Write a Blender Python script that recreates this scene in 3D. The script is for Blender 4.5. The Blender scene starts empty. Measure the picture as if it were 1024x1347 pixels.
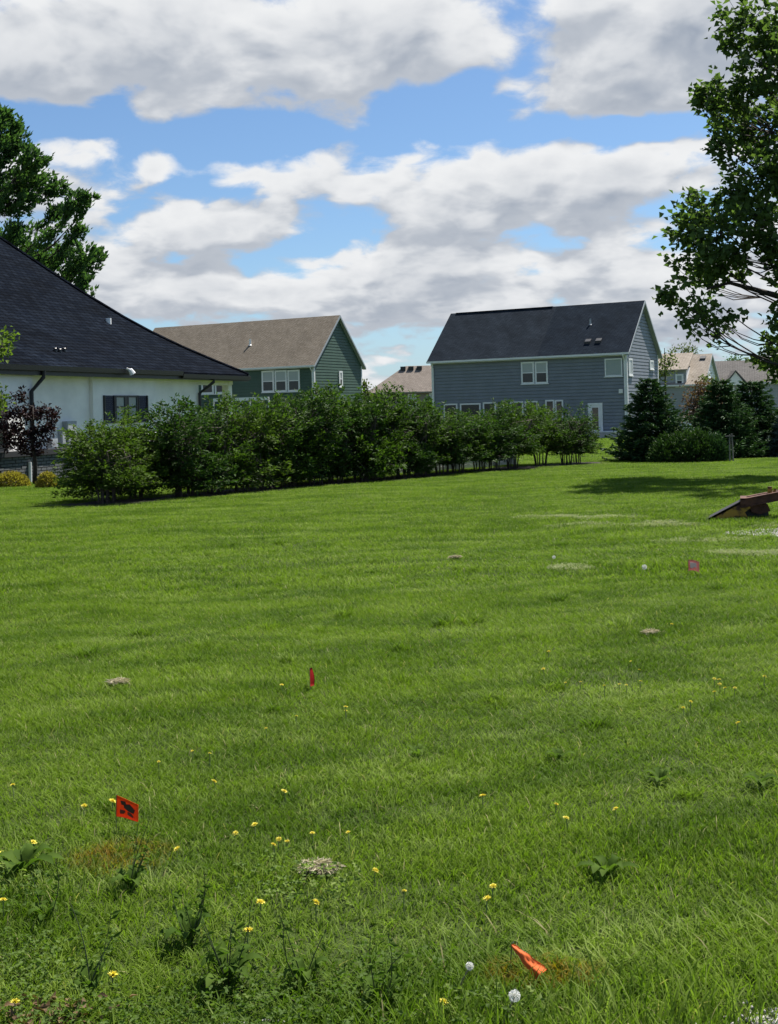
import bpy, math
import numpy as np
from mathutils import Matrix, Vector

sc = bpy.context.scene
COL = sc.collection
rng = np.random.default_rng(11)

# ------------------------------------------------------------------ camera, sky, sun, exposure
F, HY, CX, ROLL = 1500.0, 540.0, 512.0, math.radians(1.5)
CAM = np.array([0.0, 0.0, 1.6])
cam = bpy.data.objects.new('camera', bpy.data.cameras.new('camera'))
COL.objects.link(cam)
cam.matrix_world = Matrix.Translation(CAM) @ Matrix.Rotation(math.radians(90), 4, 'X') @ Matrix.Rotation(-ROLL, 4, 'Z')
cam.data.sensor_fit = 'VERTICAL'
cam.data.sensor_height = 24.0
cam.data.lens = 24.0 * F / 1347.0
cam.data.shift_y = -(673.5 - HY) / 1347.0
cam.data.clip_start = 0.05
cam.data.clip_end = 8000.0
sc.camera = cam

SUN_EL, SUN_PHI = math.radians(60), math.radians(45)      # phi from +X towards +Y
SUNV = Vector((math.cos(SUN_EL) * math.cos(SUN_PHI), math.cos(SUN_EL) * math.sin(SUN_PHI), math.sin(SUN_EL)))
sun = bpy.data.objects.new('sun', bpy.data.lights.new('sun', 'SUN'))
COL.objects.link(sun)
sun.rotation_euler = SUNV.to_track_quat('Z', 'Y').to_euler()
sun.data.energy = 5.0
sun.data.angle = math.radians(0.6)
sun.data.color = (1.0, 0.95, 0.87)

sc.view_settings.view_transform = 'Standard'
sc.view_settings.look = 'None'
sc.view_settings.gamma = 1.0
sc.view_settings.use_curve_mapping = False
sc.view_settings.exposure = 1.0


class NT:
    """small helper to write node trees as expressions"""
    def __init__(s, tree):
        s.t = tree

    def new(s, typ, **kw):
        n = s.t.nodes.new(typ)
        for k, v in kw.items():
            setattr(n, k, v)
        return n

    def put(s, sock, v):
        if isinstance(v, bpy.types.NodeSocket):
            s.t.links.new(v, sock)
        elif v is not None:
            sock.default_value = v

    def m(s, op, a, b=None, c=None, clamp=False):
        n = s.new('ShaderNodeMath', operation=op, use_clamp=clamp)
        s.put(n.inputs[0], a)
        if b is not None: s.put(n.inputs[1], b)
        if c is not None: s.put(n.inputs[2], c)
        return n.outputs[0]

    def v(s, op, a, b=None, c=None):
        n = s.new('ShaderNodeVectorMath', operation=op)
        s.put(n.inputs[0], a)
        if b is not None: s.put(n.inputs[1], b)
        if c is not None: s.put(n.inputs[2], c)
        return n.outputs['Value'] if op in ('LENGTH', 'DOT_PRODUCT', 'DISTANCE') else n.outputs[0]

    def noise(s, vec, scale, detail=4, rough=0.5, dist=0.0, out=0):
        n = s.new('ShaderNodeTexNoise')
        s.put(n.inputs['Vector'], vec)
        n.inputs['Scale'].default_value = scale
        n.inputs['Detail'].default_value = detail
        n.inputs['Roughness'].default_value = rough
        n.inputs['Distortion'].default_value = dist
        return n.outputs[out]

    def rng(s, x, a, b, c, d, smooth=False):
        n = s.new('ShaderNodeMapRange', interpolation_type='SMOOTHSTEP' if smooth else 'LINEAR')
        s.put(n.inputs[0], x)
        for i, q in enumerate((a, b, c, d)):
            s.put(n.inputs[1 + i], q)
        return n.outputs[0]

    def mix(s, f, a, b, blend='MIX'):
        n = s.new('ShaderNodeMix', data_type='RGBA', blend_type=blend)
        s.put(n.inputs[0], f)
        for i, q in ((6, a), (7, b)):
            s.put(n.inputs[i], q if isinstance(q, bpy.types.NodeSocket) else (*q, 1.0)[:4])
        return n.outputs[2]

    def comb(s, x, y, z):
        n = s.new('ShaderNodeCombineXYZ')
        for i, q in enumerate((x, y, z)):
            s.put(n.inputs[i], q)
        return n.outputs[0]

    def sep(s, v):
        n = s.new('ShaderNodeSeparateXYZ')
        s.put(n.inputs[0], v)
        return n.outputs


world = bpy.data.worlds.new('World')
sc.world = world
world.use_nodes = True
wt = world.node_tree
wt.nodes.clear()
W = NT(wt)
SKY_S = 0.062
nis = W.new('ShaderNodeTexSky', sky_type='NISHITA')
nis.sun_disc = False
nis.sun_elevation = SUN_EL
nis.sun_rotation = math.pi / 2 - SUN_PHI
nis.air_density = 1.0
nis.dust_density = 0.6
nis.ozone_density = 1.6
dirv = W.new('ShaderNodeTexCoord').outputs['Generated']
dx, dy, dz = W.sep(dirv)
az = W.m('ARCTAN2', dx, dy)
el = W.m('ARCSINE', dz)
# banks and gaps of this sky: (px, py, rx, ry, amount) read off the photograph as azimuth / elevation
BANKS = [(230, 70, 330, 100, .30), (60, 110, 130, 62, .22), (430, 120, 150, 60, .12), (820, 105, 170, 75, .26), (1000, 60, 160, 120, .2), (560, 60, 170, 75, .2),
         (700, 15, 300, 45, .18), (640, 245, 340, 62, .27), (400, 245, 120, 50, .10), (930, 230, 190, 60, .2), (130, 225, 85, 55, .20), (290, 310, 120, 42, .26),
         (560, 330, 170, 26, .16), (640, 365, 300, 30, .17), (820, 325, 110, 40, .17), (200, 380, 200, 40, .2), (420, 395, 200, 26, .15), (900, 400, 300, 36, .2), (1000, 330, 160, 60, .15),
         (300, 180, 190, 32, -.22), (90, 175, 80, 26, -.22), (570, 150, 110, 52, -.22), (630, 110, 36, 22, -.2), (870, 178, 120, 20, -.24), (730, 170, 90, 22, -.10), (270, 240, 50, 34, -.16),
         (165, 140, 50, 32, -.15), (440, 325, 60, 20, -.10), (740, 322, 46, 20, -.12), (545, 428, 60, 12, -.10), (600, 430, 520, 34, .13), (660, 300, 190, 40, .16), (250, 290, 160, 40, .10), (620, 385, 420, 40, .10)]


def bank_field(a, e):
    p = W.comb(a, e, 0.0)
    tot = None
    for (px, py, rx, ry, amp) in BANKS:
        ca = math.atan((px - CX) / F)
        ce = math.atan((HY - py) / F + (px - CX) / F * -0.026)
        ix, iy = F / rx, F / ry
        q = W.v('MULTIPLY_ADD', p, (ix, iy, 0.0), (-ca * ix, -ce * iy, 0.0))
        w = W.rng(W.v('LENGTH', q), 0.0, 1.35, amp, 0.0, True)
        tot = w if tot is None else W.m('ADD', tot, w)
    return tot


def cloud_density(vec, a, e, detail=9):
    vx, vy, vz = W.sep(vec)
    k = W.m('DIVIDE', 1.0, W.m('ADD', W.m('MAXIMUM', vz, -0.02), 0.33))
    st = W.comb(W.m('MULTIPLY', vx, k), W.m('MULTIPLY', vy, k), 0.37)
    warp = W.v('SCALE', W.v('SUBTRACT', W.noise(st, 6.0, 2, .5, out=1), (.5, .5, .5)), None)
    warp.node.inputs['Scale'].default_value = 0.09
    st2 = W.v('ADD', st, warp)
    big = W.noise(st2, 2.9, 3, .5)
    fine = W.noise(st2, 6.5, detail, .575)
    vo = W.new('ShaderNodeTexVoronoi', feature='SMOOTH_F1')
    W.put(vo.inputs['Vector'], st2)
    vo.inputs['Scale'].default_value = 11.0
    vo.inputs['Smoothness'].default_value = 0.6
    puff = W.m('SUBTRACT', 0.5, vo.outputs['Distance'])
    d = W.m('MULTIPLY_ADD', fine, 0.66, W.m('MULTIPLY_ADD', big, 0.46, -0.06))
    vo2 = W.new('ShaderNodeTexVoronoi', feature='SMOOTH_F1')
    W.put(vo2.inputs['Vector'], st2)
    vo2.inputs['Scale'].default_value = 27.0
    vo2.inputs['Smoothness'].default_value = 0.5
    puff = W.m('MULTIPLY_ADD', W.m('SUBTRACT', 0.5, vo2.outputs['Distance']), 0.45, puff)
    d = W.m('MULTIPLY_ADD', puff, 0.20, W.m('SUBTRACT', d, 0.02))
    return W.m('ADD', W.m('ADD', d, W.rng(e, 0.02, 0.15, 0.12, 0.0, True)), bank_field(a, e))


den = cloud_density(dirv, az, el)
up_dir = W.v('NORMALIZE', W.v('ADD', dirv, (0.008, 0.0, 0.024)))
den_up = cloud_density(up_dir, W.m('ADD', az, 0.008), W.m('ADD', el, 0.024), 4)
alpha = W.rng(den, 0.505, 0.635, 0.0, 1.0, True)
thick = W.rng(den, 0.60, 0.98, 0.0, 1.0, True)
edge = W.rng(W.m('SUBTRACT', den, den_up), -0.13, 0.17, 0.0, 1.0, True)
lum = W.m('MULTIPLY_ADD', edge, 0.62, W.m('MULTIPLY', W.m('SUBTRACT', 1.0, thick), 0.38))
lum = W.m('ADD', lum, W.m('MULTIPLY', W.m('SUBTRACT', W.noise(dirv, 26.0, 5, .6), .5), 0.16), clamp=True)
cl_hi, cl_lo = (7.0, 7.1, 7.2), (2.15, 2.6, 3.35)
ccol = W.mix(lum, cl_lo, cl_hi)
# a paler, milkier blue low over the horizon
skyc = W.mix(1.0, nis.outputs[0], (.72, .88, 1.03), 'MULTIPLY')
low = W.rng(el, 0.0, 0.12, 0.35, 0.0, True)
skyc = W.mix(low, skyc, (3.2, 4.9, 7.2))
fin = W.mix(alpha, skyc, ccol)
bg = W.new('ShaderNodeBackground')
W.put(bg.inputs['Color'], fin)
bg.inputs['Strength'].default_value = SKY_S
wo = W.new('ShaderNodeOutputWorld')
wt.links.new(bg.outputs[0], wo.inputs['Surface'])
world.cycles.sampling_method = 'MANUAL'
world.cycles.sample_map_resolution = 512


# ------------------------------------------------------------------ photo pixel -> place, terrain height
def ray(px, py):
    u, v = (px - CX) / F, (HY - py) / F
    c, s = math.cos(ROLL), math.sin(ROLL)
    return u * c + v * s, -u * s + v * c


def at(px, py, Y):
    a, b = ray(px, py)
    return np.array([a * Y, Y, CAM[2] + b * Y])


def gz(x, y):
    x, y = np.asarray(x, float), np.asarray(y, float)
    z = -0.0095 * np.clip(y, 0, 85)
    z = z + 0.016 * np.sin(x * 0.9 + 1.3 * np.sin(y * 0.35)) * np.sin(y * 0.62 + 0.7) * np.clip((60 - y) / 20, 0, 1) * (np.abs(x) < 60)
    return z


def ground(px, py):
    a, b = ray(px, py)
    Y = -CAM[2] / b
    for _ in range(40):
        Y = 0.5 * Y + 0.5 * (float(gz(a * Y, Y)) - CAM[2]) / b
    return np.array([a * Y, Y, float(gz(a * Y, Y))])


# ------------------------------------------------------------------ materials
def new_mat(name):
    m = bpy.data.materials.new(name)
    m.use_nodes = True
    t = m.node_tree
    t.nodes.clear()
    n = NT(t)
    n.out = n.new('ShaderNodeOutputMaterial')
    n.bsdf = n.new('ShaderNodeBsdfPrincipled')
    t.links.new(n.bsdf.outputs[0], n.out.inputs[0])
    return m, n


def plain(name, col, rough=0.6, var=0.12, scale=6.0, bump=0.0, metal=0.0, spec=0.5, bscale=None, coord='Object'):
    m, n = new_mat(name)
    co = n.new('ShaderNodeTexCoord').outputs[coord]
    nz = n.noise(co, scale, 6, 0.6)
    f = n.rng(nz, 0.3, 0.7, 1 - var, 1 + var)
    c = n.v('SCALE', (*col,), None)
    n.put(c.node.inputs['Scale'], f)
    n.put(n.bsdf.inputs['Base Color'], c)
    n.bsdf.inputs['Roughness'].default_value = rough
    n.bsdf.inputs['Metallic'].default_value = metal
    n.bsdf.inputs['Specular IOR Level'].default_value = spec
    if bump:
        b = n.new('ShaderNodeBump')
        b.inputs['Strength'].default_value = bump
        b.inputs['Distance'].default_value = 0.02
        n.put(b.inputs['Height'], n.noise(co, bscale or scale * 4, 5, .6))
        n.put(n.bsdf.inputs['Normal'], b.outputs[0])
    return m


def shingle(name, c1, c2, sinp, row=0.14, big=0.25, mort=.72):
    m, n = new_mat(name)
    x, y, z = n.sep(n.new('ShaderNodeTexCoord').outputs['Object'])
    vec = n.comb(n.m('ADD', x, n.m('MULTIPLY', y, 0.77)), n.m('DIVIDE', z, sinp), 0.0)
    br = n.new('ShaderNodeTexBrick')
    n.put(br.inputs['Vector'], vec)
    br.inputs['Scale'].default_value = 1.0
    br.inputs['Brick Width'].default_value = 0.30
    br.inputs['Row Height'].default_value = row
    br.inputs['Mortar Size'].default_value = 0.022
    br.inputs['Mortar Smooth'].default_value = 0.3
    br.inputs['Bias'].default_value = 0.0
    br.inputs['Color1'].default_value = (*c1, 1)
    br.inputs['Color2'].default_value = (*c2, 1)
    br.inputs['Mortar'].default_value = (*[q * mort for q in c1], 1)
    f = n.rng(n.noise(vec, 0.7, 4, .6), 0.3, 0.7, 1 - big, 1 + big)
    g = n.rng(n.noise(n.v('MULTIPLY', vec, (1.2, 6.0, 1.0)), 3.0, 4, .7), 0.3, 0.7, 0.82, 1.18)
    c = n.v('SCALE', br.outputs['Color'], None)
    n.put(c.node.inputs['Scale'], n.m('MULTIPLY', f, g))
    n.put(n.bsdf.inputs['Base Color'], c)
    n.bsdf.inputs['Roughness'].default_value = 0.9
    n.bsdf.inputs['Specular IOR Level'].default_value = 0.02
    b = n.new('ShaderNodeBump')
    b.inputs['Strength'].default_value = 0.7
    b.inputs['Distance'].default_value = 0.02
    n.put(b.inputs['Height'], br.outputs['Fac'])
    b.invert = True
    n.put(n.bsdf.inputs['Normal'], b.outputs[0])
    return m


def leafmat(name, dark, light, transl=0.4, rough=0.62, spec=0.14, dry=None):
    m, n = new_mat(name)
    at_ = n.new('ShaderNodeAttribute')
    at_.attribute_name = 'rnd'
    r = at_.outputs['Fac']
    pos = n.new('ShaderNodeNewGeometry').outputs['Position']
    clump = n.rng(n.noise(pos, 1.3, 3, .6), .3, .7, 0.0, 1.0)
    f = n.m('MULTIPLY_ADD', r, 0.6, n.m('MULTIPLY', clump, 0.4))
    c = n.mix(f, dark, light)
    n.put(n.bsdf.inputs['Base Color'], c)
    n.bsdf.inputs['Roughness'].default_value = rough
    n.bsdf.inputs['Specular IOR Level'].default_value = spec
    tr = n.new('ShaderNodeBsdfTranslucent')
    n.put(tr.inputs['Color'], n.mix(1.0, c, (1.25, 1.45, 0.6), 'MULTIPLY'))
    mx = n.new('ShaderNodeMixShader')
    mx.inputs[0].default_value = transl
    n.t.links.new(n.bsdf.outputs[0], mx.inputs[1])
    n.t.links.new(tr.outputs[0], mx.inputs[2])
    n.t.links.new(mx.outputs[0], n.out.inputs[0])
    return m


def glass(name, col, rough=0.08):
    m, n = new_mat(name)
    n.bsdf.inputs['Base Color'].default_value = (*col, 1)
    n.bsdf.inputs['Roughness'].default_value = rough
    n.bsdf.inputs['Specular IOR Level'].default_value = 0.4
    return m


M = dict(
    white=plain('white_paint', (.72, .72, .71), .5, .05, 3),
    vinyl=plain('white_vinyl', (.74, .75, .75), .45, .06, 2),
    offwhite=plain('painted_brick', (.82, .80, .76), .75, .10, 1.2, .4, bscale=30),
    blue=plain('blue_siding', (.172, .190, .222), .6, .10, 1.1),
    green=plain('green_siding', (.046, .088, .062), .6, .12, 1.0),
    taupe=plain('taupe_siding', (.23, .20, .17), .7, .1, 1),
    greyw=plain('grey_and_shaded_siding', (.30, .31, .32), .7, .1, 1),  # grey house siding; on the white house front, shade put into the colour
    black=plain('black_metal', (.010, .010, .012), .45, .2, 5),
    blackp=plain('black_paint', (.012, .012, .014), .5, .2, 5),
    greybox=plain('grey_enamel', (.33, .35, .36), .5, .12, 6),
    galv=plain('galvanised', (.42, .43, .44), .4, .15, 8, metal=.6),
    roof_l=shingle('charcoal_shingle', (.0025, .0045, .0090), (.0075, .0108, .0175), .60, .20, big=.42, mort=.3),
    roof_b=shingle('slate_shingle', (.012, .0175, .026), (.018, .025, .035), .69),
    roof_b2=shingle('slate_shingle_pale', (.017, .023, .031), (.024, .031, .041), .69),  # slightly lighter slate for the left part of the front slope
    roof_g=shingle('brown_shingle', (.165, .140, .110), (.215, .185, .150), .69, big=.12),
    roof_t=shingle('tan_shingle', (.20, .17, .145), (.26, .225, .195), .6, big=.12),
    roof_w=shingle('sand_shingle', (.30, .26, .215), (.37, .325, .275), .65, big=.12),
    roof_y=shingle('grey_shingle', (.13, .122, .115), (.17, .16, .15), .65, big=.12),
    pane=glass('dark_glass', (.016, .026, .028), .1),
    blind=glass('glass_over_blind', (.33, .37, .36), .15),
    curtain=glass('glass_over_curtain', (.20, .26, .26), .15),
    bark=plain('grey_bark', (.085, .070, .058), .9, .35, 9, .8),
    darkbark=plain('dark_bark', (.030, .022, .018), .9, .35, 12, .8),
    brick=plain('grey_brick', (.105, .110, .115), .85, .25, 9, .5, coord='Object'),
    mortar=plain('dark_mortar', (.030, .030, .032), .95, .2, 12),
    cap=plain('dark_stone_cap', (.018, .018, .020), .7, .2, 6),
    soil=plain('dark_mulch', (.022, .016, .011), .95, .45, 10, 1.0),
    concrete=plain('concrete', (.42, .41, .39), .85, .12, 5, .3),
    deckwood=plain('pale_deck_boards', (.38, .31, .24), .8, .2, 4),
    rake=plain('grey_trim', (.27, .30, .32), .6, .06, 4),
    wood=plain('grey_weathered_wood', (.16, .15, .135), .85, .3, 8, .5),
    stone=plain('pale_limestone', (.36, .345, .325), .85, .45, 55, .6),
    straw=plain('dry_thatch', (.36, .29, .17), .9, .3, 30),
    wire=plain('steel_wire', (.20, .20, .20), .4, .1, 20, metal=.8),
    ink=plain('black_ink', (.022, .006, .005), .6, .1, 20),
    inkred=plain('faint_ink', (.13, .012, .006), .6, .1, 20),
)


# ------------------------------------------------------------------ object helpers
def tag(o, label=None, cat=None, group=None, kind=None):
    for k, v in (('label', label), ('category', cat), ('group', group), ('kind', kind)):
        if v:
            o[k] = v
    return o


def thing(name, label, cat, loc=(0, 0, 0), rz=0.0, group=None):
    o = bpy.data.objects.new(name, None)
    COL.objects.link(o)
    o.empty_display_size = 0.2
    o.location = loc
    o.rotation_euler = (0, 0, rz)
    return tag(o, label, cat, group)


def copy_tree(o, parent=None):
    c = o.copy()
    COL.objects.link(c)
    c.parent = parent
    if parent is not None:
        KIDS.setdefault(parent.name, []).append(c)
    for ch in list(KIDS.get(o.name, [])):
        copy_tree(ch, c)
    return c


KIDS = {}


def obj(name, me, parent=None):
    o = bpy.data.objects.new(name, me)
    COL.objects.link(o)
    if parent is not None:
        o.parent = parent
        KIDS.setdefault(parent.name, []).append(o)
    return o


def np_mesh(name, V, faces_flat, sizes, mat, rnd=None, smooth=False):
    me = bpy.data.meshes.new(name)
    V = np.asarray(V, np.float32)
    me.vertices.add(len(V))
    me.vertices.foreach_set('co', V.ravel())
    faces_flat = np.asarray(faces_flat, np.int32)
    sizes = np.asarray(sizes, np.int32)
    me.loops.add(len(faces_flat))
    me.loops.foreach_set('vertex_index', faces_flat)
    me.polygons.add(len(sizes))
    st = np.concatenate([[0], np.cumsum(sizes)[:-1]]).astype(np.int32)
    me.polygons.foreach_set('loop_start', st)
    me.polygons.foreach_set('loop_total', sizes)
    if smooth:
        me.polygons.foreach_set('use_smooth', np.ones(len(sizes), bool))
    me.materials.append(mat)
    if rnd is not None:
        a = me.attributes.new('rnd', 'FLOAT', 'POINT')
        a.data.foreach_set('value', np.asarray(rnd, np.float32))
    me.update(calc_edges=True)
    me.validate()
    return me


class MB:
    def __init__(s, X=None):
        s.V, s.Fc, s.X = [], [], X

    def add(s, vs, fs):
        b = len(s.V)
        for v in vs:
            v = Vector(v)
            if s.X is not None:
                v = s.X @ v
            s.V.append(tuple(v))
        s.Fc += [tuple(i + b for i in f) for f in fs]

    def box(s, x0, x1, y0, y1, z0, z1):
        s.add([(x0, y0, z0), (x1, y0, z0), (x1, y1, z0), (x0, y1, z0), (x0, y0, z1), (x1, y0, z1), (x1, y1, z1), (x0, y1, z1)],
              [(0, 3, 2, 1), (4, 5, 6, 7), (0, 1, 5, 4), (1, 2, 6, 5), (2, 3, 7, 6), (3, 0, 4, 7)])

    def quad(s, *p):
        s.add(p, [tuple(range(len(p)))])

    def prism(s, poly, off):
        n = len(poly)
        off = Vector(off)
        s.add(list(poly) + [tuple(Vector(p) + off) for p in poly],
              [tuple(reversed(range(n))), tuple(range(n, 2 * n))] + [(i, (i + 1) % n, (i + 1) % n + n, i + n) for i in range(n)])

    def tube(s, pts, rad, k=6, cap=True):
        pts = [Vector(p) for p in pts]
        if not hasattr(rad, '__len__'):
            rad = [rad] * len(pts)
        vs, fs = [], []
        for i, p in enumerate(pts):
            t = (pts[min(i + 1, len(pts) - 1)] - pts[max(i - 1, 0)])
            t = t.normalized() if t.length > 1e-9 else Vector((0, 0, 1))
            a = t.orthogonal().normalized()
            b = t.cross(a)
            for j in range(k):
                th = 2 * math.pi * j / k
                vs.append(p + (a * math.cos(th) + b * math.sin(th)) * rad[i])
        for i in range(len(pts) - 1):
            for j in range(k):
                fs.append((i * k + j, i * k + (j + 1) % k, (i + 1) * k + (j + 1) % k, (i + 1) * k + j))
        if cap:
            fs.append(tuple(range(k))[::-1])
            fs.append(tuple(range((len(pts) - 1) * k, len(pts) * k)))
        s.add(vs, fs)

    def mesh(s, name, mat, smooth=False):
        me = bpy.data.meshes.new(name)
        me.from_pydata(s.V, [], s.Fc)
        me.materials.append(mat)
        if smooth:
            me.polygons.foreach_set('use_smooth', [True] * len(me.polygons))
        me.update()
        return me

    def build(s, name, mat, parent=None, smooth=False):
        return obj(name, s.mesh(name, mat, smooth), parent)


def vnoise(x, y, seed=0):
    """smooth 2-D value noise in 0..1"""
    r = np.random.default_rng(seed)
    T = r.random((64, 64))
    xi, yi = np.floor(x).astype(int), np.floor(y).astype(int)
    fx, fy = x - xi, y - yi
    fx, fy = fx * fx * (3 - 2 * fx), fy * fy * (3 - 2 * fy)
    g = lambda i, j: T[i % 64, j % 64]
    return (g(xi, yi) * (1 - fx) + g(xi + 1, yi) * fx) * (1 - fy) + (g(xi, yi + 1) * (1 - fx) + g(xi + 1, yi + 1) * fx) * fy


# ------------------------------------------------------------------ lawn, gravel, beds
PAINT1 = ground(158, 1132)
PAINT2 = ground(715, 1292)
FLAG1 = ground(166, 1092)
mg, n = new_mat('lawn_soil')
pos = n.new('ShaderNodeNewGeometry').outputs['Position']
a_ = n.noise(n.v('MULTIPLY', pos, (.35, 1.0, 1.0)), 0.9, 5, .6)
b_ = n.noise(pos, 9.0, 6, .7)
c_ = n.mix(n.rng(a_, .35, .65, 0, 1), (.040, .064, .014), (.066, .100, .024))
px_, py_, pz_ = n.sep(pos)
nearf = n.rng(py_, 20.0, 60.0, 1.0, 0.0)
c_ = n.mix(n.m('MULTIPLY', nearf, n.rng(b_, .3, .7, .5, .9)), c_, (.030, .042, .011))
n.put(n.bsdf.inputs['Base Color'], c_)
n.bsdf.inputs['Roughness'].default_value = .95
n.bsdf.inputs['Specular IOR Level'].default_value = .1
bp = n.new('ShaderNodeBump')
bp.inputs['Strength'].default_value = .8
bp.inputs['Distance'].default_value = .03
n.put(bp.inputs['Height'], b_)
n.put(n.bsdf.inputs['Normal'], bp.outputs[0])


def ground_sheet(name, xs, ys, mat, lift=0.0, mask=None):
    X, Y = np.meshgrid(xs, ys)
    Z = gz(X, Y) + lift
    V = np.stack([X, Y, Z], -1).reshape(-1, 3)
    nx, ny = len(xs), len(ys)
    i, j = np.meshgrid(np.arange(nx - 1), np.arange(ny - 1))
    q = np.stack([j * nx + i, j * nx + i + 1, (j + 1) * nx + i + 1, (j + 1) * nx + i], -1).reshape(-1, 4)
    if mask is not None:
        cx = V[q].mean(1)
        q = q[mask(cx[:, 0], cx[:, 1])]
    return np_mesh(name, V, q.ravel(), np.full(len(q), 4), mat, smooth=True)


xs = np.concatenate([[-4000, -1500, -600, -250, -120], np.arange(-60, 60.1, .6), [120, 250, 600, 1500, 4000]])
ys = np.concatenate([[-400, -100, -30], np.arange(-5, 90.1, .6), [110, 140, 200, 350, 700, 1500, 6000]])
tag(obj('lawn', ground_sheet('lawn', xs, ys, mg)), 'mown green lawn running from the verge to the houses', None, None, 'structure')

GR0, GR1 = ground(978, 1347), ground(1024, 1334)


def in_gravel(x, y):         # stony verge at the bottom right corner
    k = (GR1[1] - GR0[1]) / (GR1[0] - GR0[0])
    return (y < GR0[1] + np.minimum(k * (x - GR0[0]), .12 + .10 * (x - GR0[0])) + .03 * np.sin(x * 37) + .02 * np.sin(x * 91)) & (x > .75)


PATCH = ground(1012, 702)


def in_patch(x, y):          # white gravel beside the rusty implement
    dx_, dy_ = (x - PATCH[0] - 1.15) / 1.75, (y - PATCH[1]) / .62
    return dx_ ** 2 + dy_ ** 2 + .5 * (vnoise(x * 4, y * 4, 5) - .5) < 1


ROW0, ROW1 = ground(118, 664), ground(782, 609)


def row_pt(t, off=0.0):
    d = ROW1[:2] - ROW0[:2]
    nrm = np.array([-d[1], d[0]]) / np.linalg.norm(d)
    bow = 1.0 * math.sin(math.pi * t)
    p = ROW0[:2] + d * t + nrm * (off + bow * 0.35)
    return p


ROWP = np.array([row_pt(t) for t in np.linspace(-.01, .985, 60)])


def bed_dist(x, y):
    x, y = np.asarray(x), np.asarray(y)
    d = np.full(x.shape, 9e9)
    for p in ROWP:
        d = np.minimum(d, np.hypot(x - p[0], y - p[1]))
    return d


def in_bed(x, y):
    return bed_dist(x, y) < 0.95 + .25 * (vnoise(np.asarray(x) * 1.2, np.asarray(y) * 1.2, 8) - .5)


tag(obj('mulch_bed', ground_sheet('mulch_bed', np.arange(-9, 11, .15), np.arange(18, 44, .15), M['soil'], .012, in_bed)), 'dark mulch strip under the hedge row', None, None, 'structure')
SP0, SP1 = ground(815, 606), ground(1060, 603)


def in_bed2(x, y):
    t = (x - SP0[0]) / (SP1[0] - SP0[0])
    yy = SP0[1] + t * (SP1[1] - SP0[1])
    return (t > 0) & (y > yy - .25 + .2 * np.sin(x * 3)) & (y < yy + 3.5)


tag(obj('mulch_bed', ground_sheet('mulch_bed_b', np.arange(4, 20, .2), np.arange(26, 50, .2), M['soil'], .012, in_bed2)), 'dark mulch under the evergreens', None, None, 'structure')
tag(obj('gravel_verge', ground_sheet('gravel_verge', np.arange(.7, 6.0, .05), np.arange(.5, 3.8, .05), M['stone'], .006, in_gravel)), 'pale gravel edge at the bottom right corner', None, None, 'structure')
tag(obj('gravel_patch', ground_sheet('gravel_patch', np.arange(PATCH[0] - 1, PATCH[0] + 3.2, .06), np.arange(PATCH[1] - 1, PATCH[1] + 1, .06), M['stone'], .008, in_patch)), 'white gravel patch in the lawn by the rusty implement', None, None, 'structure')
LB = ground(40, 626)


def in_bed3(x, y):
    return (x > LB[0] - 6) & (x < LB[0] + 2.2) & (y > LB[1] - .9 + .15 * np.sin(x * 2.2)) & (y < LB[1] + 3.0)


tag(obj('flower_bed', ground_sheet('flower_bed', np.arange(LB[0] - 6, LB[0] + 3, .15), np.arange(LB[1] - 2, LB[1] + 4, .15), M['soil'], .010, in_bed3)), 'dark planting bed against the white house', None, None, 'structure')


# ------------------------------------------------------------------ houses
GSIDE = Matrix(((0, -1, 0, 0), (1, 0, 0, 0), (0, 0, 1, 0), (0, 0, 0, 1)))      # facade drawing -> right gable (x = 0)


def on_face(T, px, py, face='F', val=0.0):
    a, b = ray(px, py)
    Ti = T.inverted()
    o = Ti @ Vector(CAM)
    d = Ti.to_3x3() @ Vector((a, 1, b))
    ax = 1 if face == 'F' else 0
    p = o + d * ((val - o[ax]) / d[ax])
    return (p.x if face == 'F' else p.y), p.z


def px_rect(T, x0, y0, x1, y1, face='F', val=0.0):
    a, z1 = on_face(T, x0, (y0 * 1.0), face, val)
    b, _ = on_face(T, x1, y0, face, val)
    _, z0 = on_face(T, (x0 + x1) / 2, y1, face, val)
    _, z1 = on_face(T, (x0 + x1) / 2, y0, face, val)
    return a, b, z0, z1


def window(parent, x0, x1, z0, z1, X=None, kind='hung', fw=.085, fmat='white', name='window'):
    b = MB(X)
    b.box(x0, x0 + fw, -.115, -.024, z0, z1)
    b.box(x1 - fw, x1, -.115, -.024, z0, z1)
    b.box(x0 + fw, x1 - fw, -.113, -.024, z1 - fw, z1)
    b.box(x0 + fw, x1 - fw, -.113, -.024, z0, z0 + fw)
    zm = (z0 + z1) / 2
    if kind == 'hung':
        b.box(x0 + fw, x1 - fw, -.104, -.026, zm - .035, zm + .035)
    w = b.build(name, M[fmat], parent)
    s = MB(X)
    s.box(x0 - .05, x1 + .05, -.15, -.026, z0 - .06, z0 - .002)
    s.build('sill', M[fmat], w)
    g = .035
    if kind == 'hung':
        for (u, v, m) in ((zm + g, z1 - fw, 'blind'), (z0 + fw, zm - g, 'pane')):
            p = MB(X)
            p.box(x0 + fw, x1 - fw, -.085, -.028, u, v)
            p.build('pane', M[m], w)
    else:
        p = MB(X)
        p.box(x0 + fw, x1 - fw, -.085, -.028, z0 + fw, z1 - fw)
        p.build('pane', M['blind' if kind == 'blind' else 'pane'], w)
    return w


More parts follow.
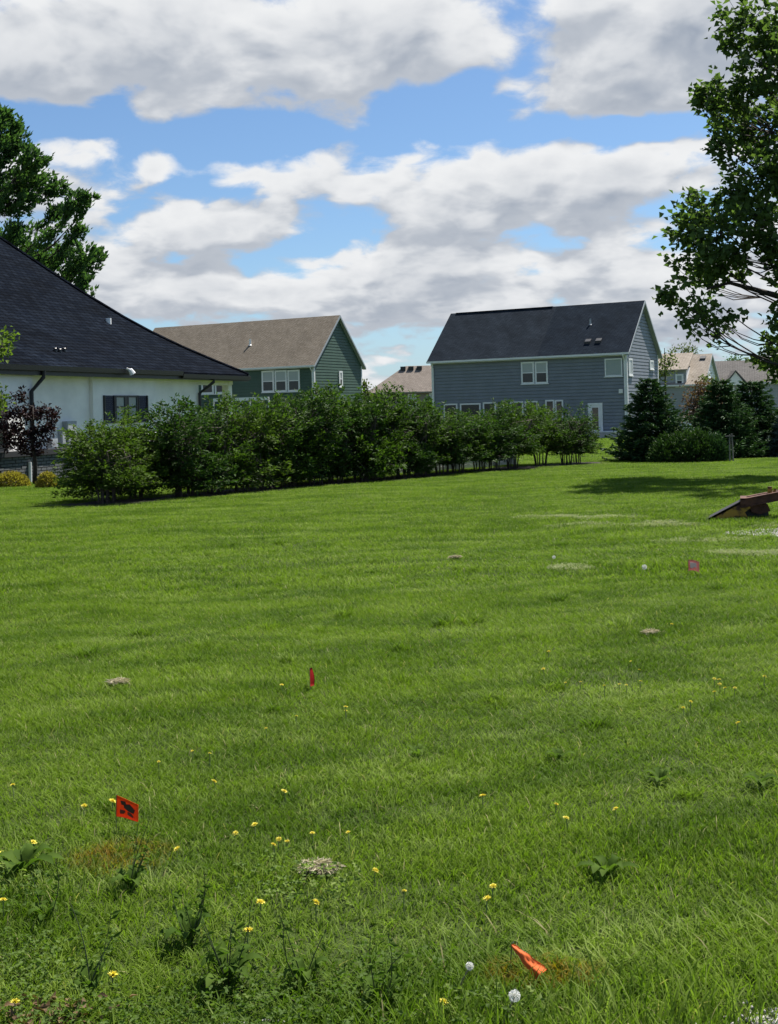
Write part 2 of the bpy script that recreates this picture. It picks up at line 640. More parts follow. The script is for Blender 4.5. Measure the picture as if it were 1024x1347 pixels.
def siding_mesh(name, mat, rows, X=None):
    """lap siding: rows of (z0, z1, xa0, xb0, xa1, xb1) with the lower edge proud"""
    b = MB(X)
    for z0, z1, a0, b0, a1, b1 in rows:
        g = (z1 - z0) * .27                      # shadow gap under each lap
        f = .27
        ag, bg = a0 + (a1 - a0) * f, b0 + (b1 - b0) * f
        b.quad((a0, -.002, z0), (b0, -.002, z0), (bg, -.002, z0 + g), (ag, -.002, z0 + g))
        b.quad((ag, -.002, z0 + g), (bg, -.002, z0 + g), (bg, -.055, z0 + g), (ag, -.055, z0 + g))
        b.quad((ag, -.055, z0 + g), (bg, -.055, z0 + g), (b1, -.042, z1), (a1, -.042, z1))
        b.quad((a1, -.042, z1), (b1, -.042, z1), (b1, -.002, z1), (a1, -.002, z1))
    return b.mesh(name, mat)


def gable_house(name, label, loc, rz, L, Wd, h, hr, smat, rmats, ov=.35, course=.245, trim='white', front_siding=True, hb=0.0, split=None, group=None, fmat=None):
    T = thing(name, label, 'house', loc, rz, group)
    Tm = Matrix.Translation(loc) @ Matrix.Rotation(rz, 4, 'Z')
    rise = hr / (Wd / 2 + ov)

    def rz_(y):
        return h + rise * (y + ov) if y <= Wd / 2 else h + hr - rise * (y - Wd / 2)
    c = MB()
    poly = [(0, .03, -.8), (0, Wd - .03, -.8), (0, Wd - .03, rz_(Wd) - .02), (0, Wd / 2, h + hr - .04), (0, .03, rz_(0) - .02)]
    c.prism([(-.03, y, z) for _, y, z in poly], (-(L - .06), 0, 0))
    wall = c.build('wall', M[smat], T)
    rows = []
    z = -.1
    while z < h - .02:
        rows.append((z, min(z + course, h), -L, 0, -L, 0))
        z += course
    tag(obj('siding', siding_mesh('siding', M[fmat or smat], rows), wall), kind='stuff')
    rows = []
    z = -.1
    top = h + hr - .1

    def lim(z):
        if z <= rz_(0): return 0.0, Wd
        y = (z - h) / rise - ov
        return y, Wd - y
    while z < top:
        z1 = min(z + course, top)
        a0, b0 = lim(z)
        a1, b1 = lim(z1)
        if b1 > a1:
            rows.append((z, z1, a0, b0, a1, b1))
        z += course
    tag(obj('siding', siding_mesh('siding', M[smat], rows, GSIDE), wall), kind='stuff')
    for (x, y) in ((0, 0), (-L, 0), (0, Wd)):
        b = MB()
        sx = .066 if x == 0 else -.066
        sy = -.066 if y == 0 else .066
        b.box(min(x + sx, x - sx * 1.5), max(x + sx, x - sx * 1.5), min(y + sy, y - sy * 1.5), max(y + sy, y - sy * 1.5), -.1, rz_(0) - .05)
        b.build('corner_trim', M[trim], T)
    th = .16
    parts = [(-L - .3, .3, rmats[0])] if split is None else [(-L - .3, split, rmats[0]), (split, .3, rmats[1])]
    for (x0, x1, rm) in parts:
        b = MB()
        b.prism([(x0, -ov, h), (x0, Wd / 2, h + hr), (x0, Wd / 2, h + hr + th * 1.2), (x0, -ov - .02, h + th)], (x1 - x0, 0, 0))
        rf = b.build('roof', M[rm], T)
    b = MB()
    b.prism([(-L - .3, Wd + ov, h), (-L - .3, Wd + ov + .02, h + th), (-L - .3, Wd / 2 + .004, h + hr + th * 1.2), (-L - .3, Wd / 2 + .004, h + hr)], (L + .6, 0, 0))
    b.build('roof', M[rmats[-1]], T)
    b = MB()
    b.box(-L - .3, .3, -ov - .13, -ov - .022, h + .01, h + th - .01)
    b.build('gutter', M[trim], T)
    b = MB()
    b.box(-L, 0, -ov - .02, -.03, h - .05, h - .012)
    b.build('soffit', M[trim], T)
    for s_ in (0, 1):
        b = MB()
        if s_ == 0:
            pl = [(.304, -ov - .02, h - .03), (.304, Wd / 2, h + hr - .03), (.304, Wd / 2, h + hr + th + .03), (.304, -ov - .02, h + th)]
        else:
            pl = [(.304, Wd + ov + .02, h - .03), (.304, Wd + ov + .02, h + th), (.304, Wd / 2 + .004, h + hr + th + .03), (.304, Wd / 2 + .004, h + hr - .03)]
        b.prism(pl, (.03, 0, 0))
        b.build('rake_board', M['rake'], T)
        b = MB()
        y0, y1 = (-ov, Wd / 2) if s_ == 0 else (Wd + ov, Wd / 2 + .004)
        b.prism([(.02, y0, h - .04), (.02, y1, h + hr - .04), (.02, y1, h + hr - .008), (.02, y0, h - .008)], (.28, 0, 0))
        b.build('soffit', M['rake'], T)
    return T, Tm, rf, rise


def downspout(T, x, z0, z1, mat, ov=.35, y=-.10):
    b = MB()
    b.tube([(x, -ov - .06, z1), (x, -ov - .06, z1 - .12), (x, y, z1 - .45), (x, y, z0 + .15), (x, y - .18, z0 + .05)], .055, 8)
    return b.build('downspout', M[mat], T)


def roof_pipe(rf, x, y, h, rise, ov, hh=.35, r=.06, mat='greybox'):
    z = h + rise * (y + ov) + .14
    b = MB()
    b.tube([(x, y, z - .1), (x, y, z + hh)], r, 8)
    b.tube([(x, y, z - .03), (x, y, z + .06)], [r * 2.2, r * 1.05], 8)
    return b.build('vent_pipe', M[mat], rf)


def roof_box(rf, x, y, h, rise, ov, mat='greybox', w=.38, name='roof_vent'):
    z = h + rise * (y + ov) + .17
    b = MB()
    b.prism([(x - w / 2, y - w / 2, z - rise * w / 2 - .02), (x - w / 2, y + w / 2, z + rise * w / 2 - .02), (x - w / 2, y + w / 2 - .04, z + rise * w / 2 + .05), (x - w / 2, y - w / 2, z - rise * w / 2 + .2)], (w, 0, 0))
    return b.build(name, M[mat], rf)


def roof_at(Tm, px, py, h, rise, ov):
    a, b = ray(px, py)
    Ti = Tm.inverted()
    o = Ti @ Vector(CAM)
    d = Ti.to_3x3() @ Vector((a, 1, b))
    # z - h - rise*(y+ov) - .15 = 0
    t = -(o.z - h - rise * (o.y + ov) - .15) / (d.z - rise * d.y)
    p = o + d * t
    return p.x, p.y


# --- blue two-storey house
bl = (17.046, 81.542, 1.6 - 2.449)
BH, BHR, BW, BL_ = 6.0, 4.0, 8.9, 15.3
T, Tm, rf, rise = gable_house('blue_house', 'slate blue two storey house with dark shingle roof behind the right end of the hedge', bl, -.477, BL_, BW, BH, BHR, 'blue', ('roof_b2', 'roof_b'), split=-6.6)
for r in ((686, 476, 703.2, 505), (704.2, 475.5, 721, 504.5)):
    window(T, *px_rect(Tm, *r), fw=.12)
window(T, *px_rect(Tm, 796, 471.5, 819, 495), kind='blind')
for r in ((584.5, 531, 602.5, 551), (636, 529, 653, 549), (718, 526, 730, 552), (730.8, 526, 741.5, 552), (672, 528, 689, 545), (691, 527.5, 708, 545)):
    a, b_, z0, z1 = px_rect(Tm, *r)
    window(T, a, b_, z1 - 1.5, z1, kind='single', fw=.11)
a, b_, z0, z1 = px_rect(Tm, 606, 530.5, 633, 550)
window(T, a, b_, z1 - 1.5, z1, kind='single', fw=.11)
window(T, *px_rect(Tm, 825.5, 471.5, 830.5, 494, 'G'), X=GSIDE, kind='blind', fw=.12)
window(T, *px_rect(Tm, 853.5, 474, 858.5, 486, 'G'), X=GSIDE, kind='blind', fw=.12)
a, b_, z0, z1 = px_rect(Tm, 774, 530, 793, 571)
dr = MB()
dr.box(a, a + .16, -.12, -.02, z0, z1)
dr.box(b_ - .16, b_, -.12, -.02, z0, z1)
dr.box(a + .16, b_ - .16, -.118, -.02, z1 - .16, z1)
dr = dr.build('door_frame', M['white'], T)
d2 = MB()
fx0, fx1 = a + .16, b_ - .16
d2.box(fx0, fx0 + .15, -.095, -.025, z0, z1 - .16)
d2.box(fx1 - .15, fx1, -.095, -.025, z0, z1 - .16)
d2.box(fx0 + .15, fx1 - .15, -.093, -.025, z1 - .34, z1 - .16)
d2.box(fx0 + .15, fx1 - .15, -.093, -.025, z0, z0 + .3)
d2 = d2.build('door', M['white'], T)
p = MB()
p.box(fx0 + .15, fx1 - .15, -.08, -.03, z0 + .3, z1 - .34)
p.build('pane', M['pane'], d2)
p = MB()
p.tube([(fx0 + .07, -.06, z0 + .95), (fx0 + .07, -.13, z0 + .95)], .035, 8)
p.build('door_knob', M['galv'], d2)
a, b_, z0, z1 = px_rect(Tm, 792.5, 567, 817, 577)
st = MB()
st.box(a, b_, -1.3, -.04, -.5, z1 - .06)
st = st.build('concrete_stoop', M['concrete'], T)
s2 = MB()
s2.box(a - .04, b_ + .04, -1.34, -.04, z1 - .058, z1 + .01)
s2.build('step_edge', M['white'], st)
downspout(T, -.12, -.05, BH + .05, 'white')
downspout(T, -BL_ + .1, -.05, BH + .05, 'white')
a, z0 = on_face(Tm, 817.5, 514.5)
p = MB()
p.box(a - .14, a + .14, -.16, -.02, z0 - .15, z0 + .15)
p.build('wall_lamp', M['white'], T)
x, y = roof_at(Tm, 777, 427, BH, rise, .35)
roof_pipe(rf, x, y, BH, rise, .35, .45, .07, 'greybox')
for q in ((774, 450), (788, 449)):
    x, y = roof_at(Tm, *q, BH, rise, .35)
    roof_box(rf, x, y, BH, rise, .35, 'black', .42)
b = MB()
b.box(-BL_ + .2, -6.9, BW / 2 - .14, BW / 2 + .14, BH + BHR + .10, BH + BHR + .212)
b.build('ridge_vent', M['roof_b'], rf)

# --- dark green house
gl = (-6.158, 94.708, 1.6 - 1.98)
GH, GHR, GW, GL_ = 5.75, 4.38, 8.5, 19.2
T, Tm, rf, rise = gable_house('green_house', 'dark green house with brown shingle roof between the white house and the blue one', gl, -.457, GL_, GW, GH, GHR, 'green', ('roof_g',))
for r in ((345, 487.5, 361.2, 516), (362.2, 487, 378, 515.5), (379, 486.5, 395, 515)):
    window(T, *px_rect(Tm, *r), fw=.14)
for r in ((266, 503, 282, 518.5), (283.5, 503, 298.5, 518)):
    window(T, *px_rect(Tm, *r), fw=.16, kind='single')
a, b_, z0, z1 = px_rect(Tm, 445, 488, 449.5, 509, 'G')
window(T, a, b_, z0, z1, X=GSIDE, fw=.16)
downspout(T, -.1, -.05, GH + .05, 'white')
x, y = roof_at(Tm, 329.5, 454, GH, rise, .35)
roof_pipe(rf, x, y, GH, rise, .35, .55, .09, 'white')
b = MB()
a, b_, z0, z1 = px_rect(Tm, 300, 523, 372, 527)
b.box(a, b_, -2.2, -2.1, z0, z1)
b.box(a, b_, -2.2, -2.1, z0 - .8, z0 - .7)
for k in range(7):
    xx = a + (b_ - a) * k / 6
    b.box(xx - .05, xx + .05, -2.21, -2.09, z0 - 2.2, z0 - .001)
b.build('deck_railing', M['white'], T)

# --- far houses -----------------------------------------------------------


def hip_roof(rect, prof, z0, ov, thick=.14):
    """rings of insets (o, z) over a rectangle; returns MB"""
    x0, x1, y0, y1 = rect
    b = MB()
    ring = []
    for o, z in prof:
        ring.append([(x0 + o, y0 + o, z0 + z), (x1 - o, y0 + o, z0 + z), (x1 - o, y1 - o, z0 + z), (x0 + o, y1 - o, z0 + z)])
    lo = [(p[0], p[1], p[2] - thick) for p in ring[0]]
    seq = [lo] + ring
    vs = [p for r in seq for p in r]
    fs = []
    for k in range(len(seq) - 1):
        for i in range(4):
            fs.append((k * 4 + i, k * 4 + (i + 1) % 4, (k + 1) * 4 + (i + 1) % 4, (k + 1) * 4 + i))
    fs.append((3, 2, 1, 0))
    t = len(seq) * 4 - 4
    fs.append((t, t + 1, t + 2, t + 3))
    b.add(vs, fs)
    return b


Yt = 150.0
c0 = at(482, 517, Yt)
T = thing('tan_house', 'taupe house with tan hip roof far behind the hedge, left of the blue house', 'house', (c0[0], c0[1], -1.0), -.06)
Tm = Matrix.Translation((c0[0], c0[1], -1.0)) @ Matrix.Rotation(-.06, 4, 'Z')
ez = c0[2] + 1.0
b = MB()
b.box(.5, 14.5, .5, 10, -.5, ez - .1)
b.build('wall', M['taupe'], T)
b = hip_roof((0, 15, 0, 10.5), [(0, 0), (4.9, 3.55), (5.2, 3.6)], ez, 0)
rf = b.build('roof', M['roof_t'], T)
b = MB()
b.box(0, 15, -.06, -.003, ez - .18, ez)
b.build('gutter', M['taupe'], T)
for px in (530.5, 541, 552):
    q = Tm.inverted() @ Vector(at(px, 482.5, Yt + 4.2))
    b = MB()
    b.box(q.x - .35, q.x + .35, 4.0, 4.6, ez + 3.0, ez + 3.5)
    b.build('roof_vent', M['black'], rf)
for r in ((537, 518, 548, 535), (565, 517, 574, 534)):
    a, b_, z0, z1 = px_rect(Tm, *r, val=.5)
    window(T, a, b_, z0, z1, X=Matrix.Translation((0, .5, 0)), fw=.17)
dk = thing('garden_deck', 'pale timber deck behind the hedge in front of the tan house', 'deck', (at(520, 540, 128)[0], 128, -1.0))
b = MB()
b.box(-1, 10, 0, 4, 1.0, 1.25)
b.build('deck_floor', M['deckwood'], dk)
for k in range(6):
    b = MB()
    b.box(-1 + k * 2.15, -.8 + k * 2.15, -.05, .12, -.3, 2.0)
    b.build('post', M['deckwood'], dk)
b = MB()
for z in (1.35, 1.55, 1.75, 1.95):
    b.box(-1, 10, -.02, .04, z - .04, z + .04)
b.build('rail', M['deckwood'], dk)

# white and sand house, far right
Yw = 120.0
c0 = at(925, 507, Yw)
wl = (c0[0], c0[1], -.9)
wh = c0[2] + .9
T, Tm, rf, rise = gable_house('white_house', 'far white gabled house with sandy roof between the two spruces', wl, -.45, 7.6, 8.6, wh, 3.3, 'vinyl', ('roof_w',), course=.3, fmat='greyw')  # front siding is white too; its shade is put into the grey
# shed dormer: front wall, cheek, roof, window
zt = wh + 1.75
yb = (zt - wh) / rise - .35
b = MB()
b.prism([(-1.7, .06, wh - .1), (-1.7, yb + .4, wh + rise * (yb + .75)), (-1.7, .06, zt)], (-5.4, 0, 0))
dm = b.build('dormer', M['vinyl'], T)
b = MB()
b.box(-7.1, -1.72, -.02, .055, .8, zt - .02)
b.build('dormer_front', M['greyw'], dm)  # white dormer front, painted grey to stand in for its shade
b = MB()
b.prism([(-1.5, -.4, zt - .12), (-1.5, 3.2, zt + 1.75), (-1.5, 3.2, zt + 1.9), (-1.5, -.4, zt + .03)], (-5.9, 0, 0))
b.build('roof', M['roof_w'], dm)
a, b_, z0, z1 = px_rect(Tm, 889, 492, 899.5, 509)
window(T, a, b_, z0, z1, X=Matrix.Translation((0, -.05, 0)), fw=.18)
for px in (893, 904, 925):
    x, y = roof_at(Tm, px, 471.5, wh, rise, .35)
    roof_box(rf, x, y, wh, rise, .35, 'black', .6)

# grey roofed house
Yg = 140.0
c0 = at(1060, 503, Yg)
gw = c0[2] + .9
T, Tm, rf, rise = gable_house('grey_house', 'far low house with grey roof partly behind the right spruce', (c0[0], c0[1], -.9), -.10, 13.5, 9.0, gw, 2.9, 'greyw', ('roof_y',), course=.4)
a, b_, z0, z1 = px_rect(Tm, 953, 492, 980, 507)
b = MB()
xm = (a + b_) / 2
b.prism([(a, -.6, gw - .1), (b_, -.6, gw - .1), (xm, -.6, gw + 1.5)], (0, 3.4, 0))
pd = b.build('porch_gable', M['vinyl'], T)
b = MB()
for sx in (-1, 1):
    e = a - .3 if sx < 0 else b_ + .3
    b.prism([(e, -.8, gw - .25), (xm + .002 * sx, -.8, gw + 1.55), (xm + .002 * sx, -.8, gw + 1.75), (e, -.8, gw - .05)], (0, 3.6, 0))
b.build('roof', M['roof_y'], pd)
for r in ((958, 508, 966, 522), (985, 507, 993, 522)):
    window(T, *px_rect(Tm, *r), fw=.16)

sh = at(915, 551, 75)
T = thing('garden_shed', 'small bright white shed glimpsed between the spruces', 'shed', (sh[0], sh[1], float(gz(sh[0], sh[1]))))
b = MB()
b.box(-.55, .75, 0, 1.6, 0, 1.35)
b.build('wall', M['vinyl'], T)
b = MB()
b.prism([(-.7, -.15, 1.3), (.9, -.15, 1.3), (.1, -.15, 1.75)], (0, 1.9, 0))
b.build('roof', M['roof_y'], T)

# --- white ranch house on the left -----------------------------------------
EA, EB = at(40, 481, 35), at(327, 493, 48)
tt = (EB - EA)[:2]
tt /= np.linalg.norm(tt)
nn = np.array([-tt[1], tt[0]])
RL, RD, OV = 25.0, 17.0, .5
org = EB[:2] - tt * OV + nn * OV
zL = -.36
EZ = float(EB[2]) - zL
rzL = math.atan2(tt[1], tt[0])
T = thing('white_house', 'white single storey house with black gutters and sweeping charcoal roof at left', 'house', (org[0], org[1], zL), rzL)
Tm = Matrix.Translation((org[0], org[1], zL)) @ Matrix.Rotation(rzL, 4, 'Z')
LT = T
xp, _ = on_face(Tm, 261.5, 510)
b = MB()
b.box(-RL, xp, .0, RD, -.5, EZ - .12)
b.box(xp, -.02, 4.5, RD, -.5, EZ - .12)
wall = b.build('wall', M['offwhite'], T)
xa, _ = on_face(Tm, 118, 520)
xb, _ = on_face(Tm, 201, 520)
b = MB()
b.box(xa, xb, -.14, -.002, -.4, EZ - .125)          # shallow projecting bay with the window
b.build('wall_bay', M['offwhite'], T)
xc, _ = on_face(Tm, 33, 520)
b = MB()
b.box(-RL, xc, -.30, -.002, -.4, EZ - .125)
b.build('wall_bay', M['offwhite'], T)
prof = [(0, 0), (1.0, .57), (1.97, 1.16), (2.84, 1.75), (3.63, 2.36), (4.74, 3.32), (5.55, 4.07), (6.93, 5.40), (8.4, 6.8), (8.95, 7.25)]
b = hip_roof((-RL - OV, OV, -OV, RD + OV), prof, EZ, 0, .10)
rf = b.build('roof', M['roof_l'], T)
b = MB()
b.box(-RL, OV - .08, -OV + .08, RD, EZ - .14, EZ - .104)
b.build('soffit', M['white'], T)
for sx_, sy_ in ((1, 0), (0, 0)):
    cp = MB()
    hp_ = []
    for o_, z_ in prof:
        xx_ = (OV - o_) if sx_ else (-RL - OV + o_)
        hp_.append((xx_, -OV + o_, EZ + z_ + .015))
    cp.tube(hp_, .07, 6)
    cp.build('ridge_cap', M['roof_l'], rf)
xg, _ = on_face(Tm, 223, 490)
for x0, x1, dz_ in ((-RL, xg, 0.02), (xg + .004, OV, -.07)):
    b = MB()
    b.prism([(x0, -OV - .13, EZ + dz_), (x0, -OV - .11, EZ - .16 + dz_), (x0, -OV - .002, EZ - .16 + dz_), (x0, -OV - .002, EZ + dz_)], (x1 - x0, 0, 0))
    b.build('gutter', M['black'], T)
b = MB()
b.box(-RL, OV, -OV - .006, -OV + .05, EZ - .28, EZ - .10)
b.build('fascia', M['black'], T)
b = MB()
b.box(OV + .002, OV + .12, -OV, RD + OV, EZ - .22, EZ - .02)
b.build('gutter', M['black'], T)
for px in (43, 264):
    yo = -.10 if px > 100 else -.36
    xd, _ = on_face(Tm, px, 560, val=yo)
    b = MB()
    b.tube([(xd + .35, -OV - .06, EZ - .12), (xd + .35, -OV - .05, EZ - .34), (xd, yo, EZ - .78), (xd, yo, -.1)], .062, 8)
    b.build('downspout', M['black'], T)
for (x, y) in ((-.30, .02), (-.30, 4.2)):
    b = MB()
    b.box(x, x + .30, y, y + .30, -.4, EZ - .141)
    b.box(x - .03, x + .33, y - .03, y + .33, EZ - .40, EZ - .142)
    b.build('porch_column', M['offwhite'], T)
b = MB()
b.box(xp + .002, -.02, .02, .25, EZ - .44, EZ - .143)
b.build('porch_beam', M['offwhite'], T)
# window with black shutters
a, b_, z0, z1 = px_rect(Tm, 135.5, 518.5, 193, 556, val=-.14)
XF = Matrix.Translation((0, -.14, 0))
sw = (b_ - a) * .235
b = MB()
b.box(a, b_, -.06, -.002, z1 - .04, z1 + .05)
b.build('window_head', M['black'], T)
w1 = a + sw + .02
w2 = b_ - sw - .02
xm = (w1 + w2) / 2
for (u, v) in ((w1, xm - .06), (xm + .06, w2)):
    b = MB(XF)
    for bar in ((u, u + .07, z0, z1 - .045), (v - .07, v, z0, z1 - .045)):
        b.box(bar[0], bar[1], -.06, -.002, bar[2], bar[3])
    b.box(u + .07, v - .07, -.058, -.002, z0, z0 + .07)
    b.box(u + .07, v - .07, -.058, -.002, z1 - .115, z1 - .046)
    b.box(u + .07, v - .07, -.05, -.004, z0 + .55 * (z1 - z0) - .03, z0 + .55 * (z1 - z0) + .03)
    wf = b.build('window', M['black'], T)
    for (z_a, z_b) in ((z0 + .07, z0 + .55 * (z1 - z0) - .03), (z0 + .55 * (z1 - z0) + .03, z1 - .115)):
        p = MB(XF)
        p.box(u + .07, v - .07, -.03, -.01, z_a, z_b)
        p.build('pane', M['curtain'], wf)
b = MB(XF)
b.box(xm - .058, xm + .058, -.055, -.002, z0, z1 - .046)
b.build('window_mullion', M['black'], T)
for (u, v) in ((a, a + sw), (b_ - sw, b_)):
    b = MB(XF)
    b.box(u, u + .06, -.07, -.002, z0, z1 - .046)
    b.box(v - .06, v, -.07, -.002, z0, z1 - .046)
    nl = 14
    for k in range(nl):
        zz = z0 + (z1 - .05 - z0) * k / nl
        b.quad((u + .06, -.055, zz), (v - .06, -.055, zz), (v - .06, -.02, zz + (z1 - .05 - z0) / nl), (u + .06, -.02, zz + (z1 - .05 - z0) / nl))
    b.build('shutter', M['blackp'], T)
# black patio door at the frame edge
a, b_, z0, z1 = px_rect(Tm, -22, 528, 8, 597, val=-.3)
b = MB()
b.box(a, b_, -.36, -.304, z0, z1)
dr = b.build('door', M['blackp'], T)
b = MB()
b.box(a + .18, b_ - .18, -.372, -.362, z0 + .3, z1 - .2)
b.build('pane', M['pane'], dr)
# brick wainscot with cap; every brick its own piece
_, zc1 = on_face(Tm, 40, 592, val=-.3)
_, zc0 = on_face(Tm, 40, 599, val=-.3)
_, zbase = on_face(Tm, 40, 632, val=-.3)
x0w, _ = on_face(Tm, -12, 600, val=-.3)
x1w, _ = on_face(Tm, 104, 600, val=-.3)
b = MB()
b.box(x0w, x1w, -.52, -.304, zbase - .2, zc0)
wc = b.build('brick_wainscot', M['mortar'], T)
b = MB()
b.box(x0w, x1w + .05, -.64, -.304, zc0 + .002, zc1)
b.build('stone_cap', M['cap'], wc)
nc = 8
bh_ = (zc0 - zbase) / nc
bw_ = .26
brick_me = {}
for v_ in range(4):
    b = MB()
    g_ = .006 + .004 * v_
    b.box(.008, bw_ - .012, -.03 - g_, .0, .010, bh_ - .012)
    brick_me[v_] = b.mesh('brick', M['brick'])
for k in range(nc):
    x = x0w + (bw_ / 2 if k % 2 else 0)
    while x < x1w - bw_:
        o = obj('brick', brick_me[int(rng.integers(4))], wc)
        o.location = (x, -.521, zbase + k * bh_)
        x += bw_
# meters and boxes
for (r, nm, dp) in (((82, 554, 94.5, 586), 'meter_box', .20), ((76, 565, 81.6, 586), 'utility_box', .16), ((62, 577, 71.5, 590), 'utility_box', .15), ((96, 566, 103, 580), 'utility_box', .12)):
    a, b_, z0, z1 = px_rect(Tm, *r)
    b = MB()
    b.box(a, b_, -dp, -.004, z0, z1)
    bx_ = b.build(nm, M['greybox'], T)
    b = MB()
    b.box(a + .03, b_ - .03, -dp - .012, -dp - .001, z0 + .04, z1 - .05)
    b.build('lid', M['greybox'], bx_)
for (p0, p1) in (((88, 586), (88, 604)), ((69, 553), (69, 577)), ((71, 590), (74, 606)), ((79, 586), (79, 604))):
    a, z1 = on_face(Tm, *p0)
    b_, z0 = on_face(Tm, *p1)
    b = MB()
    b.tube([(a, -.06, z1), (b_, -.06, z0)], .025, 8)
    b.build('conduit', M['greybox'], T)
a, z1 = on_face(Tm, 38, 608, val=-.56)
b_, z0 = on_face(Tm, 41, 634, val=-.56)
b = MB()
b.tube([(a, -.6, z1), (a, -.6, z0), ], .05, 8)
b.build('drain_pipe', M['white'], T)
# eave flood light
a, z1 = on_face(Tm, 168, 487, val=-.62)
b = MB()
b.tube([(a - .12, -.66, z1 + .06), (a - .02, -.75, z1), (a + .05, -.80, z1 - .14)], [.05, .08, .11], 8)
b.build('flood_lamp', M['white'], T)
# roof bits


def hip_at(px, py):
    a_, b2 = ray(px, py)
    Ti = Tm.inverted()
    o = Ti @ Vector(CAM)
    d = Ti.to_3x3() @ Vector((a_, 1, b2))
    po, pz = [q[0] for q in prof], [q[1] for q in prof]
    lo, hi = (-OV - o.y) / d.y, (8 - o.y) / d.y
    for _ in range(60):
        mid = (lo + hi) / 2
        p_ = o + d * mid
        if p_.z > EZ + np.interp(p_.y + OV, po, pz): lo = mid
        else: hi = mid
    return o + d * lo


q = hip_at(143, 424)
b = MB()
b.tube([(q.x, q.y, q.z - .1), (q.x, q.y, q.z + .16)], .11, 10)
b.build('vent_pipe', M['white'], rf)
for k, (px, py) in enumerate(((73, 462), (79, 463), (85, 462))):
    q = hip_at(px, py)
    b = MB()
    b.tube([(q.x, q.y, q.z - .1), (q.x, q.y, q.z + .10), (q.x + .05, q.y - .08, q.z + .11)], [.06, .06, .04], 7)
    b.build('vent_pipe', M['black'], rf)

# --- white vinyl fence behind the hedge --------------------------------------
T = thing('white_fence', 'low white vinyl fence showing through the stems behind the hedge', 'fence', (0, 0, 0))
fp = [row_pt(t, 1.55) for t in np.linspace(.30, .885, 9)]
for k, p_ in enumerate(fp):
    z = float(gz(*p_))
    b = MB()
    b.box(p_[0] - .06, p_[0] + .06, p_[1] - .06, p_[1] + .06, z - .1, z + 1.12)
    b.prism([(p_[0] - .075, p_[1] - .075, z + 1.122), (p_[0] + .075, p_[1] - .075, z + 1.122), (p_[0] + .075, p_[1] + .075, z + 1.122), (p_[0] - .075, p_[1] + .075, z + 1.122)], (0, 0, .04))
    b.build('post', M['vinyl'], T)
for p_, q_ in zip(fp[:-1], fp[1:]):
    d = (q_ - p_)
    ln = np.linalg.norm(d)
    d = d / ln
    z = float(gz(*((p_ + q_) / 2)))
    X = Matrix.Translation((p_[0], p_[1], z)) @ Matrix.Rotation(math.atan2(d[1], d[0]), 4, 'Z')
    b = MB(X)
    b.box(.07, ln - .07, -.03, .03, .05, .15)
    b.box(.07, ln - .07, -.03, .03, .95, 1.05)
    b.build('rail', M['vinyl'], T)
    for j in range(5):
        b = MB(X)
        u0 = .07 + (ln - .14) * j / 5
        b.box(u0 + .006, u0 + (ln - .14) / 5 - .006, -.018, .018, .152, .948)
        b.build('panel', M['vinyl'], T)


# ------------------------------------------------------------------ foliage builders
def unit(v):
    return v / np.maximum(np.linalg.norm(v, axis=-1, keepdims=True), 1e-9)


def leaf_mesh(name, P, D, L, Wd, mat, r, rnd=None, fold=.25):
    """rhombic folded leaves: base P, direction D, length L, width Wd"""
    n = len(P)
    D = unit(D)
    N = unit(r.normal(size=(n, 3)) * .8 + np.array([0, 0, .7]))
    S = unit(np.cross(D, N))
    U = np.cross(S, D)
    L = np.broadcast_to(np.asarray(L, float), (n,))[:, None]
    Wd = np.broadcast_to(np.asarray(Wd, float), (n,))[:, None]
    mid = P + D * L * .42
    V = np.stack([P, mid + S * Wd * .5 + U * Wd * fold, P + D * L - U * Wd * fold * .5, mid - S * Wd * .5 + U * Wd * fold], 1).reshape(-1, 3)
    b = np.arange(n)[:, None] * 4
    f = np.concatenate([b + np.array([0, 1, 2]), b + np.array([0, 2, 3])], 1).ravel()
    if rnd is None:
        rnd = r.random(n)
    return np_mesh(name, V, f, np.full(2 * n, 3), mat, np.repeat(rnd, 4))


def in_ball(r, n, outer=0.0):
    v = unit(r.normal(size=(n, 3)))
    rad = r.random(n) ** (1 / 3)
    rad = outer + (1 - outer) * rad
    return v * rad[:, None]


def curve(a, b, bend, n=5):
    a, b, bend = np.asarray(a, float), np.asarray(b, float), np.asarray(bend, float)
    t = np.linspace(0, 1, n)[:, None]
    return a * (1 - t) + b * t + bend * (4 * t * (1 - t))


